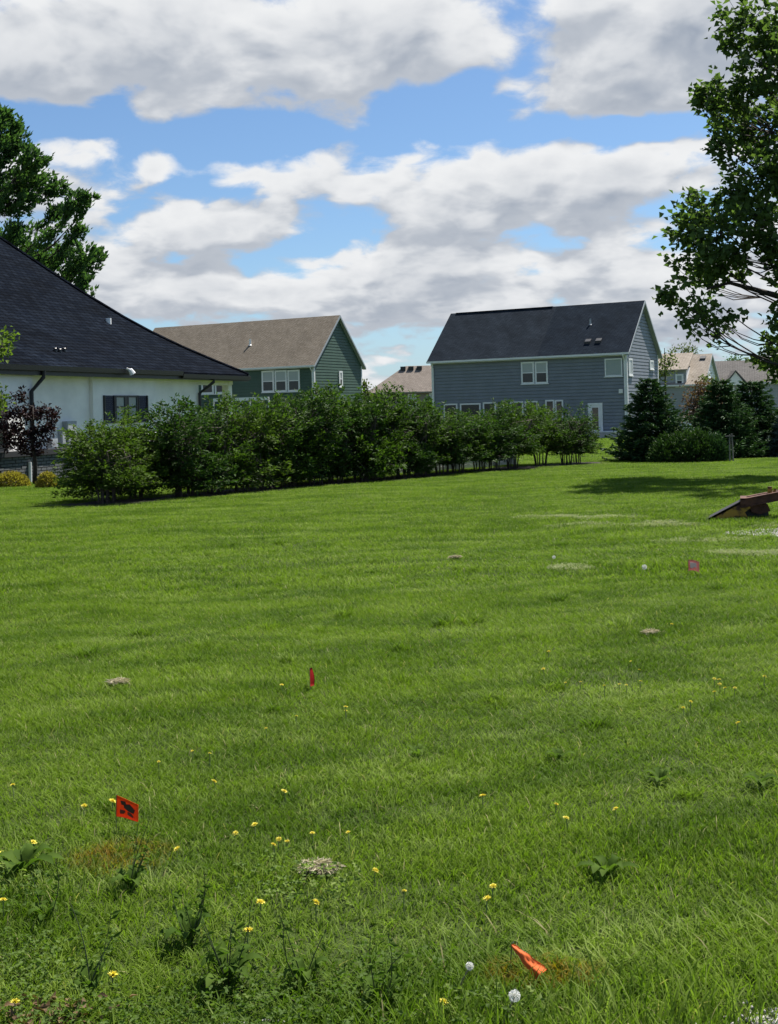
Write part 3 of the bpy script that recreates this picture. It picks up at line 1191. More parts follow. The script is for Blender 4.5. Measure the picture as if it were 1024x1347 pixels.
def tree(T, seed, trunk, trunk_r, lobes, leafm, barkm, leaf=(.10, .07), twigs=26, per=34, spread=.22, droop=.1, upturn=0.0, limb_r=.09, extra_limbs=(), wind=(0, 0, 0), t0=.30):
    """trunk: list of local points; lobes: (centre, radii, density); limbs run from the trunk into every lobe, twigs fan out from limbs, leaves sit along twigs"""
    r = np.random.default_rng(seed)
    trunk = [np.asarray(p, float) for p in trunk]
    tb = MB()
    tb.tube(trunk, np.linspace(trunk_r, trunk_r * .25, len(trunk)), 9)
    TP = np.array([trunk[int(k)] * (1 - (k - int(k))) + trunk[min(int(k) + 1, len(trunk) - 1)] * (k - int(k)) for k in np.linspace(0.25 * (len(trunk) - 1), len(trunk) - 1.001, 40)])
    lb = MB()
    Pn, Dn = [], []
    for pts, rad in extra_limbs:
        lb.tube(pts, np.linspace(rad, rad * .25, len(pts)), 6)
    for c, rad, dens in lobes:
        c, rad = np.asarray(c, float), np.asarray(rad, float)
        hz = np.hypot(TP[:, 0] - c[0], TP[:, 1] - c[1])
        want = c[2] - .55 * np.hypot(c[0] - trunk[0][0], c[1] - trunk[0][1])
        k = int(np.argmin(np.abs(TP[:, 2] - want) + .1 * hz))
        st = TP[k]
        path = curve(st, c, np.array([0, 0, -.08 * np.linalg.norm(c - st)]) + r.normal(size=3) * .05 * np.linalg.norm(c - st), 6)
        R = limb_r * (.6 + .1 * np.linalg.norm(c - st) ** .8)
        lb.tube(path, np.linspace(R, R * .25, 6), 6)
        nt = max(3, int(twigs * dens))
        ends = c + in_ball(r, nt, .35) * rad
        for e in ends:
            s = path[int(r.integers(3, 6))]
            ln = np.linalg.norm(e - s)
            tw = curve(s, e, np.array([0, 0, -.12 * ln]) + r.normal(size=3) * .07 * ln, 5)
            lb.tube(tw, np.linspace(.018, .005, 5), 3, cap=False)
            t = r.uniform(t0, 1.0, per) ** .8
            base = np.stack([np.interp(t, np.linspace(0, 1, 5), tw[:, q]) for q in range(3)], 1)
            tang = unit((tw[4] - tw[2])[None, :])
            base = base + r.normal(size=(per, 3)) * spread * (.35 + .65 * t[:, None])
            d = tang * .7 + r.normal(size=(per, 3)) * .6 + np.array([0, 0, upturn - droop]) + np.array(wind)
            Pn.append(base)
            Dn.append(d)
    tr = tb.build('trunk', M[barkm], T, True)
    lb.build('limb', M[barkm], tr, True)
    P, D = np.concatenate(Pn), np.concatenate(Dn)
    n = len(P)
    L = leaf[0] * r.uniform(.7, 1.25, n)
    obj('crown', leaf_mesh('crown', P, D, L, L * leaf[1] / leaf[0], leafm, r), T)
    return n


LM = dict(
    cotton=leafmat('cottonwood_leaf', (.040, .075, .022), (.105, .155, .050), .42),
    maple=leafmat('maple_leaf', (.028, .070, .028), (.075, .135, .044), .4),
    young=leafmat('young_leaf', (.08, .13, .022), (.15, .21, .04), .4),
    hedge=leafmat('hedge_leaf', (.023, .055, .008), (.076, .130, .020), .36),
    hedge_y=leafmat('hedge_leaf_pale', (.034, .070, .009), (.098, .152, .024), .34),
    hedge_d=leafmat('hedge_leaf_deep', (.016, .044, .009), (.052, .100, .019), .30),
    purple=leafmat('burgundy_leaf', (.010, .005, .007), (.032, .012, .017), .2),
    gold=leafmat('golden_leaf', (.20, .17, .03), (.36, .29, .07), .3),
    spruce=leafmat('spruce_needle', (.020, .052, .018), (.058, .115, .042), .12),
    bluespruce=leafmat('blue_spruce_needle', (.05, .085, .075), (.10, .145, .125), .12),
    juniper=leafmat('juniper_spray', (.020, .052, .014), (.058, .105, .026), .15),
    crab=leafmat('crabapple_leaf', (.06, .035, .025), (.15, .09, .07), .3),
    far=leafmat('far_leaf', (.06, .09, .025), (.13, .16, .05), .3),
)


def px_lobe(px, py, rpx, Y, base, flat=1.0, dens=1.0):
    m = Y / F
    p = at(px, py, Y) - base
    return (p, (rpx * m, rpx * m, rpx * m * flat), dens)


# --- tall cottonwood, trunk just outside the right edge
r0 = np.random.default_rng(5)
YT = 29.0
tb = np.array([11.7, YT, float(gz(11.7, YT))])
T = thing('cottonwood_tree', 'tall leafy tree reaching in from the right edge in front of the sky', 'tree', tb)
lob = []
for (px, py, rp, dn) in ((985, 30, 46, 1.5), (1005, 85, 46, 1.5), (950, 118, 36, 1.2), (926, 122, 18, .6), (975, 165, 38, 1.1), (1012, 165, 40, 1.3), (936, 182, 15, .45), (1000, 222, 40, 1.4), (966, 250, 30, 1.0),
                         (925, 268, 32, 1.1), (900, 300, 28, 1.0), (948, 305, 38, 1.3), (990, 285, 36, 1.2), (905, 340, 28, .8), (945, 350, 30, .8), (888, 385, 18, .6), (912, 408, 20, .5), (950, 405, 24, .35),
                         (1010, 320, 22, .5), (1018, 350, 20, .35), (1022, 425, 16, .5), (1006, 462, 18, .6), (1022, 488, 20, .7), (1040, 400, 24, .5), (1045, 250, 50, 1.4), (1050, 130, 55, 1.4), (1040, 40, 50, 1.3)):
    lob.append(px_lobe(px, py, rp, YT + float(r0.normal()) * .8, tb, 1.0, dn * (.9 if py < 370 else .75)))
for k in range(40):
    v = in_ball(r0, 1, .3)[0]
    c = np.array([0.6, 0, 8.2]) + v * np.array([4.2, 4.6, 6.0])
    if c[0] + tb[0] < .352 * (c[1] + YT) + 1.7:
        continue
    lob.append((c, (.95, .95, .9), .9))
limb = [np.array([0, 0, 3.4]), at(1060, 396, YT) - tb, at(1022, 389, YT) - tb, at(990, 380, YT) - tb, at(960, 372, YT) - tb, at(930, 380, YT) - tb]
n1 = tree(T, 3, [(0, 0, -.2), (.1, 0, 2.5), (-.1, .1, 5.5), (.1, 0, 9), (0, 0, 13)], .30, lob, LM['cotton'], 'darkbark', (.17, .14), 18, 24, .125, .25, 0, .038, [(limb, .11)], (-.2, 0, .1), .5)

# --- dark maple behind the white house
YM = 70.0
bx = at(-40, 400, YM)
tb = np.array([bx[0], YM, float(gz(bx[0], YM))])
T = thing('maple_tree', 'dark green tree rising behind the charcoal roof at left', 'tree', tb)
lob = []
for (px, py, rp, dn) in ((-8, 175, 34, 1.4), (2, 152, 16, .9), (24, 168, 14, .7), (-20, 150, 26, 1.0), (20, 190, 26, 1.1), (45, 205, 20, .9), (0, 225, 40, 1.6), (48, 232, 26, 1.2), (76, 246, 16, .7), (20, 262, 34, 1.3), (100, 262, 14, .6), (118, 258, 10, .45), (80, 275, 16, .6),
                         (104, 300, 14, .6), (60, 300, 18, .35), (20, 310, 26, 1.0), (44, 330, 26, 1.1), (80, 330, 20, .9), (108, 330, 18, .8), (130, 336, 10, .5), (98, 356, 18, .8), (116, 372, 14, .6), (60, 350, 26, 1.0), (-30, 240, 60, 1.4), (-30, 320, 60, 1.4), (-70, 200, 60, 1.4), (-90, 300, 60, 1.3), (30, 370, 36, 1.0)):
    lob.append(px_lobe(px, py, rp, YM + float(r0.normal()) * 1.6, tb, .75, dn * 1.25))
tree(T, 9, [(0, 0, -.2), (0, 0, 5), (.2, 0, 9), (0, 0, 13), (0, 0, 17)], .34, lob, LM['maple'], 'darkbark', (.34, .15), 24, 28, .10, 0, .6, .09, (), (.4, 0, .15), .25)

# --- pale green young tree at the left edge
YY = 30.0
bx = at(-70, 600, YY)
tb = np.array([bx[0], YY, float(gz(bx[0], YY))])
T = thing('young_tree', 'pale green branch tips of a young tree at the left edge', 'tree', tb)
lob = [px_lobe(px, py, rp, YY + .3 * (k % 3 - 1), tb, 1.0, dn) for k, (px, py, rp, dn) in enumerate(((3, 455, 12, .9), (-14, 470, 18, 1), (8, 440, 7, .35), (-40, 440, 30, 1), (-60, 480, 34, 1), (-60, 400, 34, 1), (-90, 430, 34, 1), (8, 520, 9, .5), (-12, 530, 16, .8), (-30, 510, 22, .8)))]
tree(T, 12, [(0, 0, -.1), (0, 0, 1.5), (.05, 0, 3), (0, 0, 5)], .08, lob, LM['young'], 'bark', (.12, .09), 14, 16, .12, .2, 0, .03)

# --- burgundy maple against the white wall
pm = at(46, 632, 33.4)
pm[2] = float(gz(pm[0], pm[1]))
T = thing('burgundy_maple', 'small burgundy leaved tree in front of the white wall at left', 'tree', pm)
lob = [px_lobe(px, py, rp, pm[1] + .35 * ((k * 7) % 5 - 2) * .3, pm, .55, dn) for k, (px, py, rp, dn) in enumerate(((28, 522, 10, .5), (20, 540, 20, 1.0), (40, 545, 20, 1.0), (62, 541, 14, .7), (74, 545, 7, .4), (12, 560, 20, 1.0), (36, 566, 24, 1.2), (60, 562, 16, .8), (20, 582, 18, .8), (40, 588, 18, .8), (56, 580, 12, .5), (-8, 550, 22, 1.0), (2, 575, 18, .9)))]
tree(T, 14, [(0, 0, -.1), (.03, 0, .6), (-.02, 0, 1.2), (0, 0, 1.7), (0, 0, 2.3)], .075, lob, LM['purple'], 'darkbark', (.11, .06), 13, 22, .10, .25, .1, .035)

# --- golden shrubs
for (px, py, w, lab) in ((16, 641, 23, 'wide golden yellow shrub low against the brick wall at the left edge'), (63, 642, 14, 'small round golden yellow shrub right of the burgundy tree trunk')):
    p = ground(px, py)
    T = thing('golden_shrub', lab, 'shrub', p, 0, 'golden shrubs in the flower bed')
    r = np.random.default_rng(px)
    R = w * p[1] / F
    n = int(1500 * (w / 20))
    v = in_ball(r, n, .55)
    v[:, 2] = np.abs(v[:, 2])
    P = v * np.array([R, R * .8, .42])
    b = MB()
    for k in range(9):
        a = r.uniform(0, 6.28)
        b.tube([(0, 0, 0), (R * .4 * math.cos(a), R * .4 * math.sin(a), .16), (R * .75 * math.cos(a), R * .7 * math.sin(a), .3)], [.014, .009, .004], 4)
    b.build('stem', M['bark'], T)
    obj('foliage', leaf_mesh('foliage', P, v + np.array([0, 0, .5]) + r.normal(size=(n, 3)) * .5, .09, .04, LM['gold'], r), T)


# --- hedge row ---------------------------------------------------------------
def bush_parts(seed, h, rad, leafm, lsz=.095, clear=0.0):
    r = np.random.default_rng(seed)
    sb = MB()
    Pn, Dn = [], []
    tips = []
    ns = 9
    for k in range(ns):
        a = k / ns * 6.28 + r.uniform(-.3, .3)
        d = r.uniform(.25, .75)
        b0 = np.array([.16 * math.cos(a), .16 * math.sin(a), -.05])
        e = np.array([rad * d * math.cos(a), rad * d * math.sin(a), h * r.uniform(.5, .8)])
        pt = curve(b0, e, np.array([-.12 * math.cos(a), -.12 * math.sin(a), .05]), 6)
        sb.tube(pt, np.linspace(r.uniform(.014, .026), .006, 6), 5)
        tips.append(pt)
    # lumpy crown: overlapping sub-crowns of unequal size, each a spray of leafy shoots
    subs = []
    for k in range(15):
        a = k * 2.4 + r.uniform(-.5, .5)
        lv = (.25, .42, .58, .74, .5, .34, .66, .84, .20, .5, .7, .18, .30, .16, .40)[k] + r.uniform(-.05, .05)
        lv = clear + lv * (1 - clear)
        q = rad * r.uniform(.35, .72) * (1.0 if lv < .75 else .55)
        subs.append((np.array([q * math.cos(a), q * math.sin(a), h * lv]), rad * r.uniform(.36, .54)))
    nsh = 310
    for k in range(nsh):
        c0, rr = subs[k % len(subs)]
        v = in_ball(r, 1, .45)[0]
        c = c0 + v * rr * np.array([1, 1, .8])
        top = c[2] > h * .7
        pt = tips[int(r.integers(ns))]
        s = pt[int(r.integers(2, 6))]
        out = np.array([c[0], c[1], 0]) / rad
        d = unit((out * .8 + v * .5 + np.array([0, 0, .75 if top else .28]) + r.normal(size=3) * .3)[None])[0]
        ln = r.uniform(.26, .50) * (1.35 if (top and k % 3 == 0) else 1)
        e = c + d * ln * .6
        a_ = c - d * ln * .4
        if k % 2 == 0:
            sb.tube(curve(s, a_, r.normal(size=3) * .03, 4), np.linspace(.010, .005, 4), 3, cap=False)
        sb.tube([a_, e], [.005, .003], 3, cap=False)
        per = 30
        t = r.random(per)
        base = a_ + (e - a_) * t[:, None] + r.normal(size=(per, 3)) * np.array([.07, .07, .04]) * (1.2 - .7 * t[:, None])
        Pn.append(base)
        Dn.append(d * .65 + r.normal(size=(per, 3)) * np.array([.7, .7, .3]) + np.array([0, 0, -.05]))
    P, D = np.concatenate(Pn), np.concatenate(Dn)
    keep = P[:, 2] > h * (.08 + .8 * clear)
    P, D = P[keep], D[keep]
    n = len(P)
    L = lsz * r.uniform(.55, 1.4, n)
    return sb.mesh('stem', M['bark'], True), leaf_mesh('foliage', P, D, L, L * .42, leafm, r)


bush_meshes = [bush_parts(40 + k, 2.1, 1.05, LM[m]) for k, m in enumerate(('hedge', 'hedge_y', 'hedge_d', 'hedge', 'hedge_d', 'hedge'))]
bush_meshes += [bush_parts(60 + k, 2.1, 1.05, LM[m], clear=c) for k, (m, c) in enumerate((('hedge_d', .15), ('hedge', .20), ('hedge_y', .20)))]
hspec = [  # photo x of the foot, height in m, width factor, mesh, offset across the row, label
    (138, 1.62, .86, 8, -.1, 'first and lowest hedge bush at the left end, pale green with two bare feet'),
    (163, 1.85, .80, 1, .5, 'hedge bush second from the left end, pale green and leaning over the first'),
    (203, 1.95, .86, 3, .7, 'third hedge bush from the left, just below the right shutter of the white house'),
    (246, 2.25, .98, 2, .1, 'dark tall hedge bush below the black downspout by the porch'),
    (290, 2.25, .95, 0, .2, 'hedge bush below the porch column of the white house'),
    (322, 2.15, .9, 1, .1, 'yellowish hedge bush right of the porch column'),
    (356, 2.25, .92, 0, .1, 'hedge bush under the left window of the green house'),
    (388, 2.35, .95, 4, .2, 'dark hedge bush under the right window of the green house'),
    (420, 2.5, 1.0, 0, .1, 'tall hedge bush below the front corner of the green house'),
    (450, 2.5, 1.0, 2, .2, 'tall dark hedge bush below the narrow gable window of the green house'),
    (478, 2.5, .98, 5, .1, 'hedge bush below the back corner of the green house'),
    (506, 2.5, .95, 0, .2, 'hedge bush below the left slope of the tan roof'),
    (534, 2.3, .92, 4, .1, 'hedge bush below the window of the tan house'),
    (560, 2.0, .9, 7, .2, 'hedge bush below the left corner of the blue house'),
    (586, 1.75, .9, 6, .1, 'hedge bush below the first lower window of the blue house'),
    (610, 1.72, .9, 7, .2, 'hedge bush below the wide lower window of the blue house'),
    (634, 1.75, .9, 6, .1, 'hedge bush below the third lower window of the blue house'),
    (656, 1.95, .92, 6, .2, 'dark hedge bush below the upper paired window of the blue house, left of the gap'),
    (678, 2.0, .85, 7, .1, 'last hedge bush before the narrow gap over the white fence end'),
    (728, 1.95, .9, 7, .5, 'hedge bush just right of the narrow gap in the row'),
    (752, 1.85, .85, 6, .2, 'last but one hedge bush, in front of the blue wall left of the door'),
    (770, 1.45, .6, 7, .3, 'last hedge bush at the right end, in front of the white door'),
]
RX = np.array([row_pt(t) for t in np.linspace(-.05, 1.05, 400)])
rpx = []
for p in RX:
    # photo x of a row point
    z = float(gz(*p)) - CAM[2]
    u, v = F * p[0] / p[1], F * z / p[1]
    rpx.append(CX + u * math.cos(ROLL) - v * math.sin(ROLL))
rpx = np.array(rpx)
rb = np.random.default_rng(77)
for (px, h, wf, mi, off, lab) in hspec:
    k = int(np.argmin(np.abs(rpx - px)))
    t = np.linspace(-.05, 1.05, 400)[k]
    p = row_pt(t, off)
    T = thing('hedge_bush', lab, 'bush', (p[0], p[1], float(gz(*p))), float(rb.uniform(0, 6.28)), 'bushes of the hedge row')
    for nm, me in zip(('stem', 'foliage'), bush_meshes[mi]):
        o = obj(nm, me, T)
        o.scale = (wf * 1.16 * rb.uniform(.93, 1.08), wf * 1.16 * rb.uniform(.93, 1.08), h / 2.2)


# --- evergreens --------------------------------------------------------------
def spruce(T, seed, h, rad, leafm, base_z=.05, dens=1.0, top_bare=0.0):
    r = np.random.default_rng(seed)
    tb = MB()
    tb.tube([(0, 0, -.1), (0, 0, h * .5), (0, 0, h)], [.07, .045, .008], 7)
    tr = tb.build('trunk', M['darkbark'], T, True)
    bm_ = MB()
    Pn, Dn = [], []
    nw = int(h / .12)
    for k in range(nw):
        z = base_z + (h - base_z) * (k + r.uniform(-.2, .2)) / nw
        f = 1 - (z - base_z) / (h - base_z)
        R = rad * (f ** .72) * r.uniform(.86, 1.05) + .12
        nb = max(4, int((6 + 8 * f) * dens))
        for j in range(nb):
            a = 6.283 * (j + r.uniform(-.4, .4)) / nb + k * 1.7
            RR = R * r.uniform(.66, 1.14)
            d = np.array([math.cos(a), math.sin(a), 0])
            e = d * RR + np.array([0, 0, z + RR * r.uniform(.05, .28) - .10 * f])
            s = np.array([0, 0, z])
            path = curve(s, e, np.array([0, 0, -.10 * RR]), 5)
            bm_.tube(path, np.linspace(.016, .004, 5), 3, cap=False)
            side = np.array([-d[1], d[0], 0])
            m = int(80 * (.35 + RR / max(rad, .1)))
            t = r.uniform(.12, 1.0, m)
            base = np.stack([np.interp(t, np.linspace(0, 1, 5), path[:, q]) for q in range(3)], 1)
            wdt = (1.05 - t) * RR * .42 + .03
            sg = r.uniform(-1, 1, m)
            base = base + side * (sg * wdt)[:, None] + np.stack([np.zeros(m), np.zeros(m), -np.abs(sg) * wdt * .22 + r.normal(size=m) * .02], 1)
            Pn.append(base)
            Dn.append(d * .9 + side * (sg * .9)[:, None] + r.normal(size=(m, 3)) * .28 + np.array([0, 0, .12]))
    P, D = np.concatenate(Pn), np.concatenate(Dn)
    n = len(P)
    bm_.build('branch', M['darkbark'], tr)
    obj('crown', leaf_mesh('crown', P, D,   .15 * r.uniform(.7, 1.3, n), .05, leafm, r, fold=.4), T)


YS = ground(866, 607)
T = thing('spruce_tree', 'dark conical spruce standing beside the right corner of the blue house', 'tree', YS + np.array([0, .9, 0]))
spruce(T, 21, 2.85, 1.6, LM['spruce'])
p = ground(962, 604) + np.array([0, 1.0, 0])
T = thing('spruce_tree', 'dark spruce with a thin leader behind the twin stakes', 'tree', p)
spruce(T, 22, 2.75, 1.55, LM['spruce'])
p = ground(1012, 602) + np.array([0, 1.8, 0])
T = thing('spruce_tree', 'dark spruce at the right edge under the drooping branch', 'tree', p)
spruce(T, 23, 2.75, 1.7, LM['spruce'])
p = ground(1036, 601) + np.array([0, .2, 0])
T = thing('blue_spruce', 'small bluish spruce cut by the right edge', 'tree', p)
spruce(T, 24, 1.5, .55, LM['bluespruce'])


def low_shrub(T, seed, rx, ry, h, leafm, n):
    r = np.random.default_rng(seed)
    b = MB()
    Pn, Dn = [], []
    for k in range(int(n / 30)):
        v = in_ball(r, 1, .6)[0]
        v[2] = abs(v[2])
        e = v * np.array([rx, ry, h])
        d = unit((v + np.array([0, 0, .5]) + r.normal(size=3) * .2)[None])[0]
        b.tube([e * .25 * np.array([1, 1, .2]), e * .7, e], [.012, .008, .003], 3, cap=False)
        t = r.random(30)
        Pn.append(e + d * (t[:, None] * .30 - .15) + r.normal(size=(30, 3)) * .06)
        Dn.append(d + r.normal(size=(30, 3)) * .5)
    b.build('stem', M['darkbark'], T)
    P, D = np.concatenate(Pn), np.concatenate(Dn)
    obj('foliage', leaf_mesh('foliage', P, D, .12 * r.uniform(.7, 1.2, len(P)), .045, leafm, r, fold=.35), T)


for (px, py, w, hp, seed, lab) in ((888, 608, 30, 32, 1, 'broad low juniper in front of the conical spruce'), (915, 608, 26, 40, 2, 'brighter green juniper left of the twin stakes'), (941, 607, 20, 30, 3, 'small dark juniper at the foot of the twin stakes')):
    p = ground(px, py) + np.array([0, .15, 0])
    m = p[1] / F
    T = thing('juniper_shrub', lab, 'shrub', p, 0, 'junipers under the spruces')
    low_shrub(T, seed, w * m, w * m * .8, hp * m, LM['juniper' if seed == 2 else ('juniper' if seed == 1 else 'spruce')], 4200)

# twin stakes
p = ground(962, 607.5)
m = p[1] / F
T = thing('garden_stake', 'pair of thin grey stakes standing in front of the dark spruce', 'stake', p)
for dx_, hh in ((-.045, 36), (.075, 37)):
    b = MB()
    b.tube([(dx_, 0, -.1), (dx_ * .6, 0, hh * m)], .022, 7)
    b.build('stake', M['wood'], T)
b = MB()
b.box(-.16, .13, -.03, .03, 33 * m, 34.5 * m)
b.build('crossbar', M['wood'], T)

# crabapple and far trees
def far_tree(name, lab, px, py, Y, lobes_, leafm, leaf, trunk_h, tr_, seed, tw=12, per=20, spread=.3, bark='darkbark', group=None):
    b0 = at(px, py, Y)
    z = float(gz(b0[0], Y))
    tb_ = np.array([b0[0], Y, z])
    T_ = thing(name, lab, 'tree', tb_, 0, group)
    ll = [px_lobe(a, b, c, Y + ((k * 5) % 7 - 3) * .12 * c * Y / F, tb_, .9, d) for k, (a, b, c, d) in enumerate(lobes_)]
    tree(T_, seed, [(0, 0, -.2), (0, 0, trunk_h * .5), (0, 0, trunk_h)], tr_, ll, leafm, bark, leaf, tw, per, spread, 0, .1, tr_ * .6)


far_tree('crabapple_tree', 'reddish brown small tree in front of the far white house', 926, 570, 62, ((914, 528, 15, 2), (930, 518, 13, 1.6), (940, 530, 14, 2), (926, 540, 16, 2.2), (908, 545, 12, 1.2), (938, 552, 12, 1.2), (922, 512, 8, .8), (922, 555, 12, 1)), LM['crab'], (.16, .10), 2.6, .08, 31)
far_tree('far_tree', 'thin pale green tree in front of the left part of the sandy roof', 876, 520, 105, ((876, 470, 10, .6), (868, 480, 9, .6), (882, 478, 9, .6), (874, 490, 12, .8), (866, 496, 9, .6)), LM['far'], (.30, .16), 7.5, .12, 32, 8, 14, .35)
far_tree('far_tree', 'thin tree tips showing above the sandy roof ridge', 902, 520, 150, ((896, 461, 8, .5), (908, 457, 8, .5), (903, 466, 11, .7), (915, 463, 6, .4), (885, 464, 8, .6)), LM['far'], (.36, .2), 9.5, .15, 33, 8, 14, .4)
far_tree('far_tree', 'dark tree tips just above the ridge of the grey roof', 967, 520, 190, ((966, 474, 6, 1), (973, 475, 5, 1), (961, 476, 5, .8)), LM['maple'], (.4, .22), 8, .15, 34, 8, 14, .4)
far_tree('far_tree', 'small yellow green tree between the green house and the tan house', 481, 540, 118, ((479, 506, 5, .9), (480, 516, 7, 1), (478, 525, 8, 1), (484, 522, 5, .8)), LM['far'], (.3, .18), 2.6, .1, 35, 10, 18, .25)
far_tree('far_tree', 'small dark round tree in front of the tan house window', 531, 545, 122, ((530, 522, 5, 1), (531, 530, 6, 1), (529, 537, 6, 1)), LM['maple'], (.25, .16), 2.0, .08, 36, 10, 18, .2)
far_tree('far_tree', 'small dark tree beside the left corner of the blue house', 566, 545, 110, ((565, 529, 5, 1), (561, 533, 5, .8), (567, 536, 5, 1)), LM['maple'], (.25, .16), 1.9, .08, 37, 10, 18, .2)
far_tree('far_tree', 'pale green tree behind the right spruces under the grey roof', 950, 560, 95, ((938, 508, 8, 1), (947, 520, 10, 1), (940, 528, 10, 1), (930, 500, 5, .6)), LM['far'], (.26, .15), 3.5, .1, 38, 10, 18, .3)


# ------------------------------------------------------------------ grass
def grass_material(name, dark, light, dryc, dry_at=.985, transl=.42, pale=(.235, .30, .075)):
    m, n = new_mat(name)
    at_ = n.new('ShaderNodeAttribute')
    at_.attribute_name = 'rnd'
    r = at_.outputs['Fac']
    pos = n.new('ShaderNodeNewGeometry').outputs['Position']
    gx, gy, gz_ = n.sep(pos)
    skew = n.comb(n.m('MULTIPLY', gx, .50), n.m('MULTIPLY_ADD', gx, -.20, n.m('MULTIPLY', gy, 1.25)), 0.0)
    band = n.rng(n.noise(skew, 1.45, 5, .6, .5), .40, .60, 0, 1, True)
    streak = n.rng(n.noise(n.v('ADD', skew, (13, 7, 0)), 1.9, 6, .7, .6), .50, .64, 0, 1, True)
    clump = n.rng(n.noise(n.v('MULTIPLY', pos, (1, 1, 0.0)), 4.2, 4, .65), .32, .68, 0, 1)
    f = n.m('ADD', n.m('MULTIPLY', r, .30), n.m('ADD', n.m('MULTIPLY', band, .46), n.m('MULTIPLY', clump, .24)))
    c = n.mix(f, dark, light)
    c = n.mix(n.m('MULTIPLY', streak, n.rng(r, .1, .8, .15, .9)), c, pale)
    isdry = n.m('GREATER_THAN', r, dry_at)
    c = n.mix(isdry, c, dryc)
    # sprayed orange marking paint on the blades round two of the flags
    for P_, (sx, sy) in ((PAINT1, (.24, .20)), (PAINT2, (.22, .11)), (FLAG1, (.0001, .0001))):
        if sx < .001: continue
        d = n.v('LENGTH', n.v('MULTIPLY', n.v('SUBTRACT', pos, tuple(P_)), (1 / sx, 1 / sy, 0)))
        k = n.m('MULTIPLY', n.rng(d, .5, 1.05, .5, 0, True), n.rng(n.noise(pos, 22, 3, .6), .40, .62, 0, 1))
        c = n.mix(k, c, (.33, .105, .012))
    n.put(n.bsdf.inputs['Base Color'], c)
    n.bsdf.inputs['Roughness'].default_value = .6
    n.bsdf.inputs['Specular IOR Level'].default_value = .12
    tr = n.new('ShaderNodeBsdfTranslucent')
    n.put(tr.inputs['Color'], n.mix(1.0, c, (1.15, 1.35, .55), 'MULTIPLY'))
    mx = n.new('ShaderNodeMixShader')
    mx.inputs[0].default_value = transl
    n.t.links.new(n.bsdf.outputs[0], mx.inputs[1])
    n.t.links.new(tr.outputs[0], mx.inputs[2])
    n.t.links.new(mx.outputs[0], n.out.inputs[0])
    return m


GM = grass_material('grass_blade', (.049, .101, .006), (.176, .254, .028), (.30, .27, .13))
CM = grass_material('clover_leaf', (.050, .095, .014), (.125, .185, .042), (.12, .17, .06), 2.0)
CM.node_tree.nodes['Principled BSDF'].inputs['Roughness'].default_value = .65
CM.node_tree.nodes['Principled BSDF'].inputs['Specular IOR Level'].default_value = .15


def blade_mesh(name, seed, n, R, h0, h1, w, lean=(.35, 1.15), square=False, dirbias=.35):
    r = np.random.default_rng(seed)
    a = r.uniform(0, 6.283, n)
    rad = R * np.sqrt(r.random(n))
    B = np.stack([rad * np.cos(a), rad * np.sin(a), np.full(n, -.012)], 1)
    h = r.uniform(h0, h1, n) * (1 - .35 * (r.random(n) < .3))
    la = r.uniform(0, 6.283, n)
    ld = np.stack([np.cos(la) + dirbias, np.sin(la), np.zeros(n)], 1)
    ld = unit(ld)
    lm = r.uniform(*lean, n) * h
    fa = la + r.normal(size=n) * .9 + 1.57
    S = np.stack([np.cos(fa), np.sin(fa), np.zeros(n)], 1)
    ww = w * r.uniform(.65, 1.25, n)
    V = []
    for t, wf in ((0, .8), (.42, 1.0), (.78, .7)):
        c = B + ld * (lm * t ** 1.9)[:, None]
        c[:, 2] += h * (t - .12 * t * t * (lm / h))
        V += [c - S * (ww * wf * .5)[:, None], c + S * (ww * wf * .5)[:, None]]
    c = B + ld * lm[:, None]
    c[:, 2] += h * (1 - .22 * (lm / h))
    V.append(c)
    V = np.stack(V, 1).reshape(-1, 3)
    b = np.arange(n)[:, None] * 7
    f = np.concatenate([b + np.array([0, 1, 3, 2]), b + np.array([2, 3, 5, 4]), b + np.array([4, 5, 6])], 1).ravel()
    sz = np.tile([4, 4, 3], n)
    return np_mesh(name, V, f, sz, GM, np.repeat(r.random(n), 7))


def clover_mesh(name, seed, n, R):
    r = np.random.default_rng(seed)
    a = r.uniform(0, 6.283, n)
    rad = R * np.sqrt(r.random(n))
    P = np.stack([rad * np.cos(a), rad * np.sin(a), r.uniform(.025, .085, n)], 1)
    Ps = np.repeat(P, 3, 0)
    az_ = np.repeat(r.uniform(0, 6.28, n), 3) + np.tile([0, 2.09, 4.19], n)
    D = np.stack([np.cos(az_), np.sin(az_), r.uniform(-.15, .35, 3 * n)], 1)
    me = leaf_mesh(name, Ps, D, r.uniform(.008, .015, 3 * n), r.uniform(.007, .012, 3 * n), CM, r, np.repeat(r.random(n), 3))
    return me


def make_collection(name, meshes):
    c = bpy.data.collections.new(name)
    for m in meshes:
        c.objects.link(bpy.data.objects.new(m.name, m))
    return c


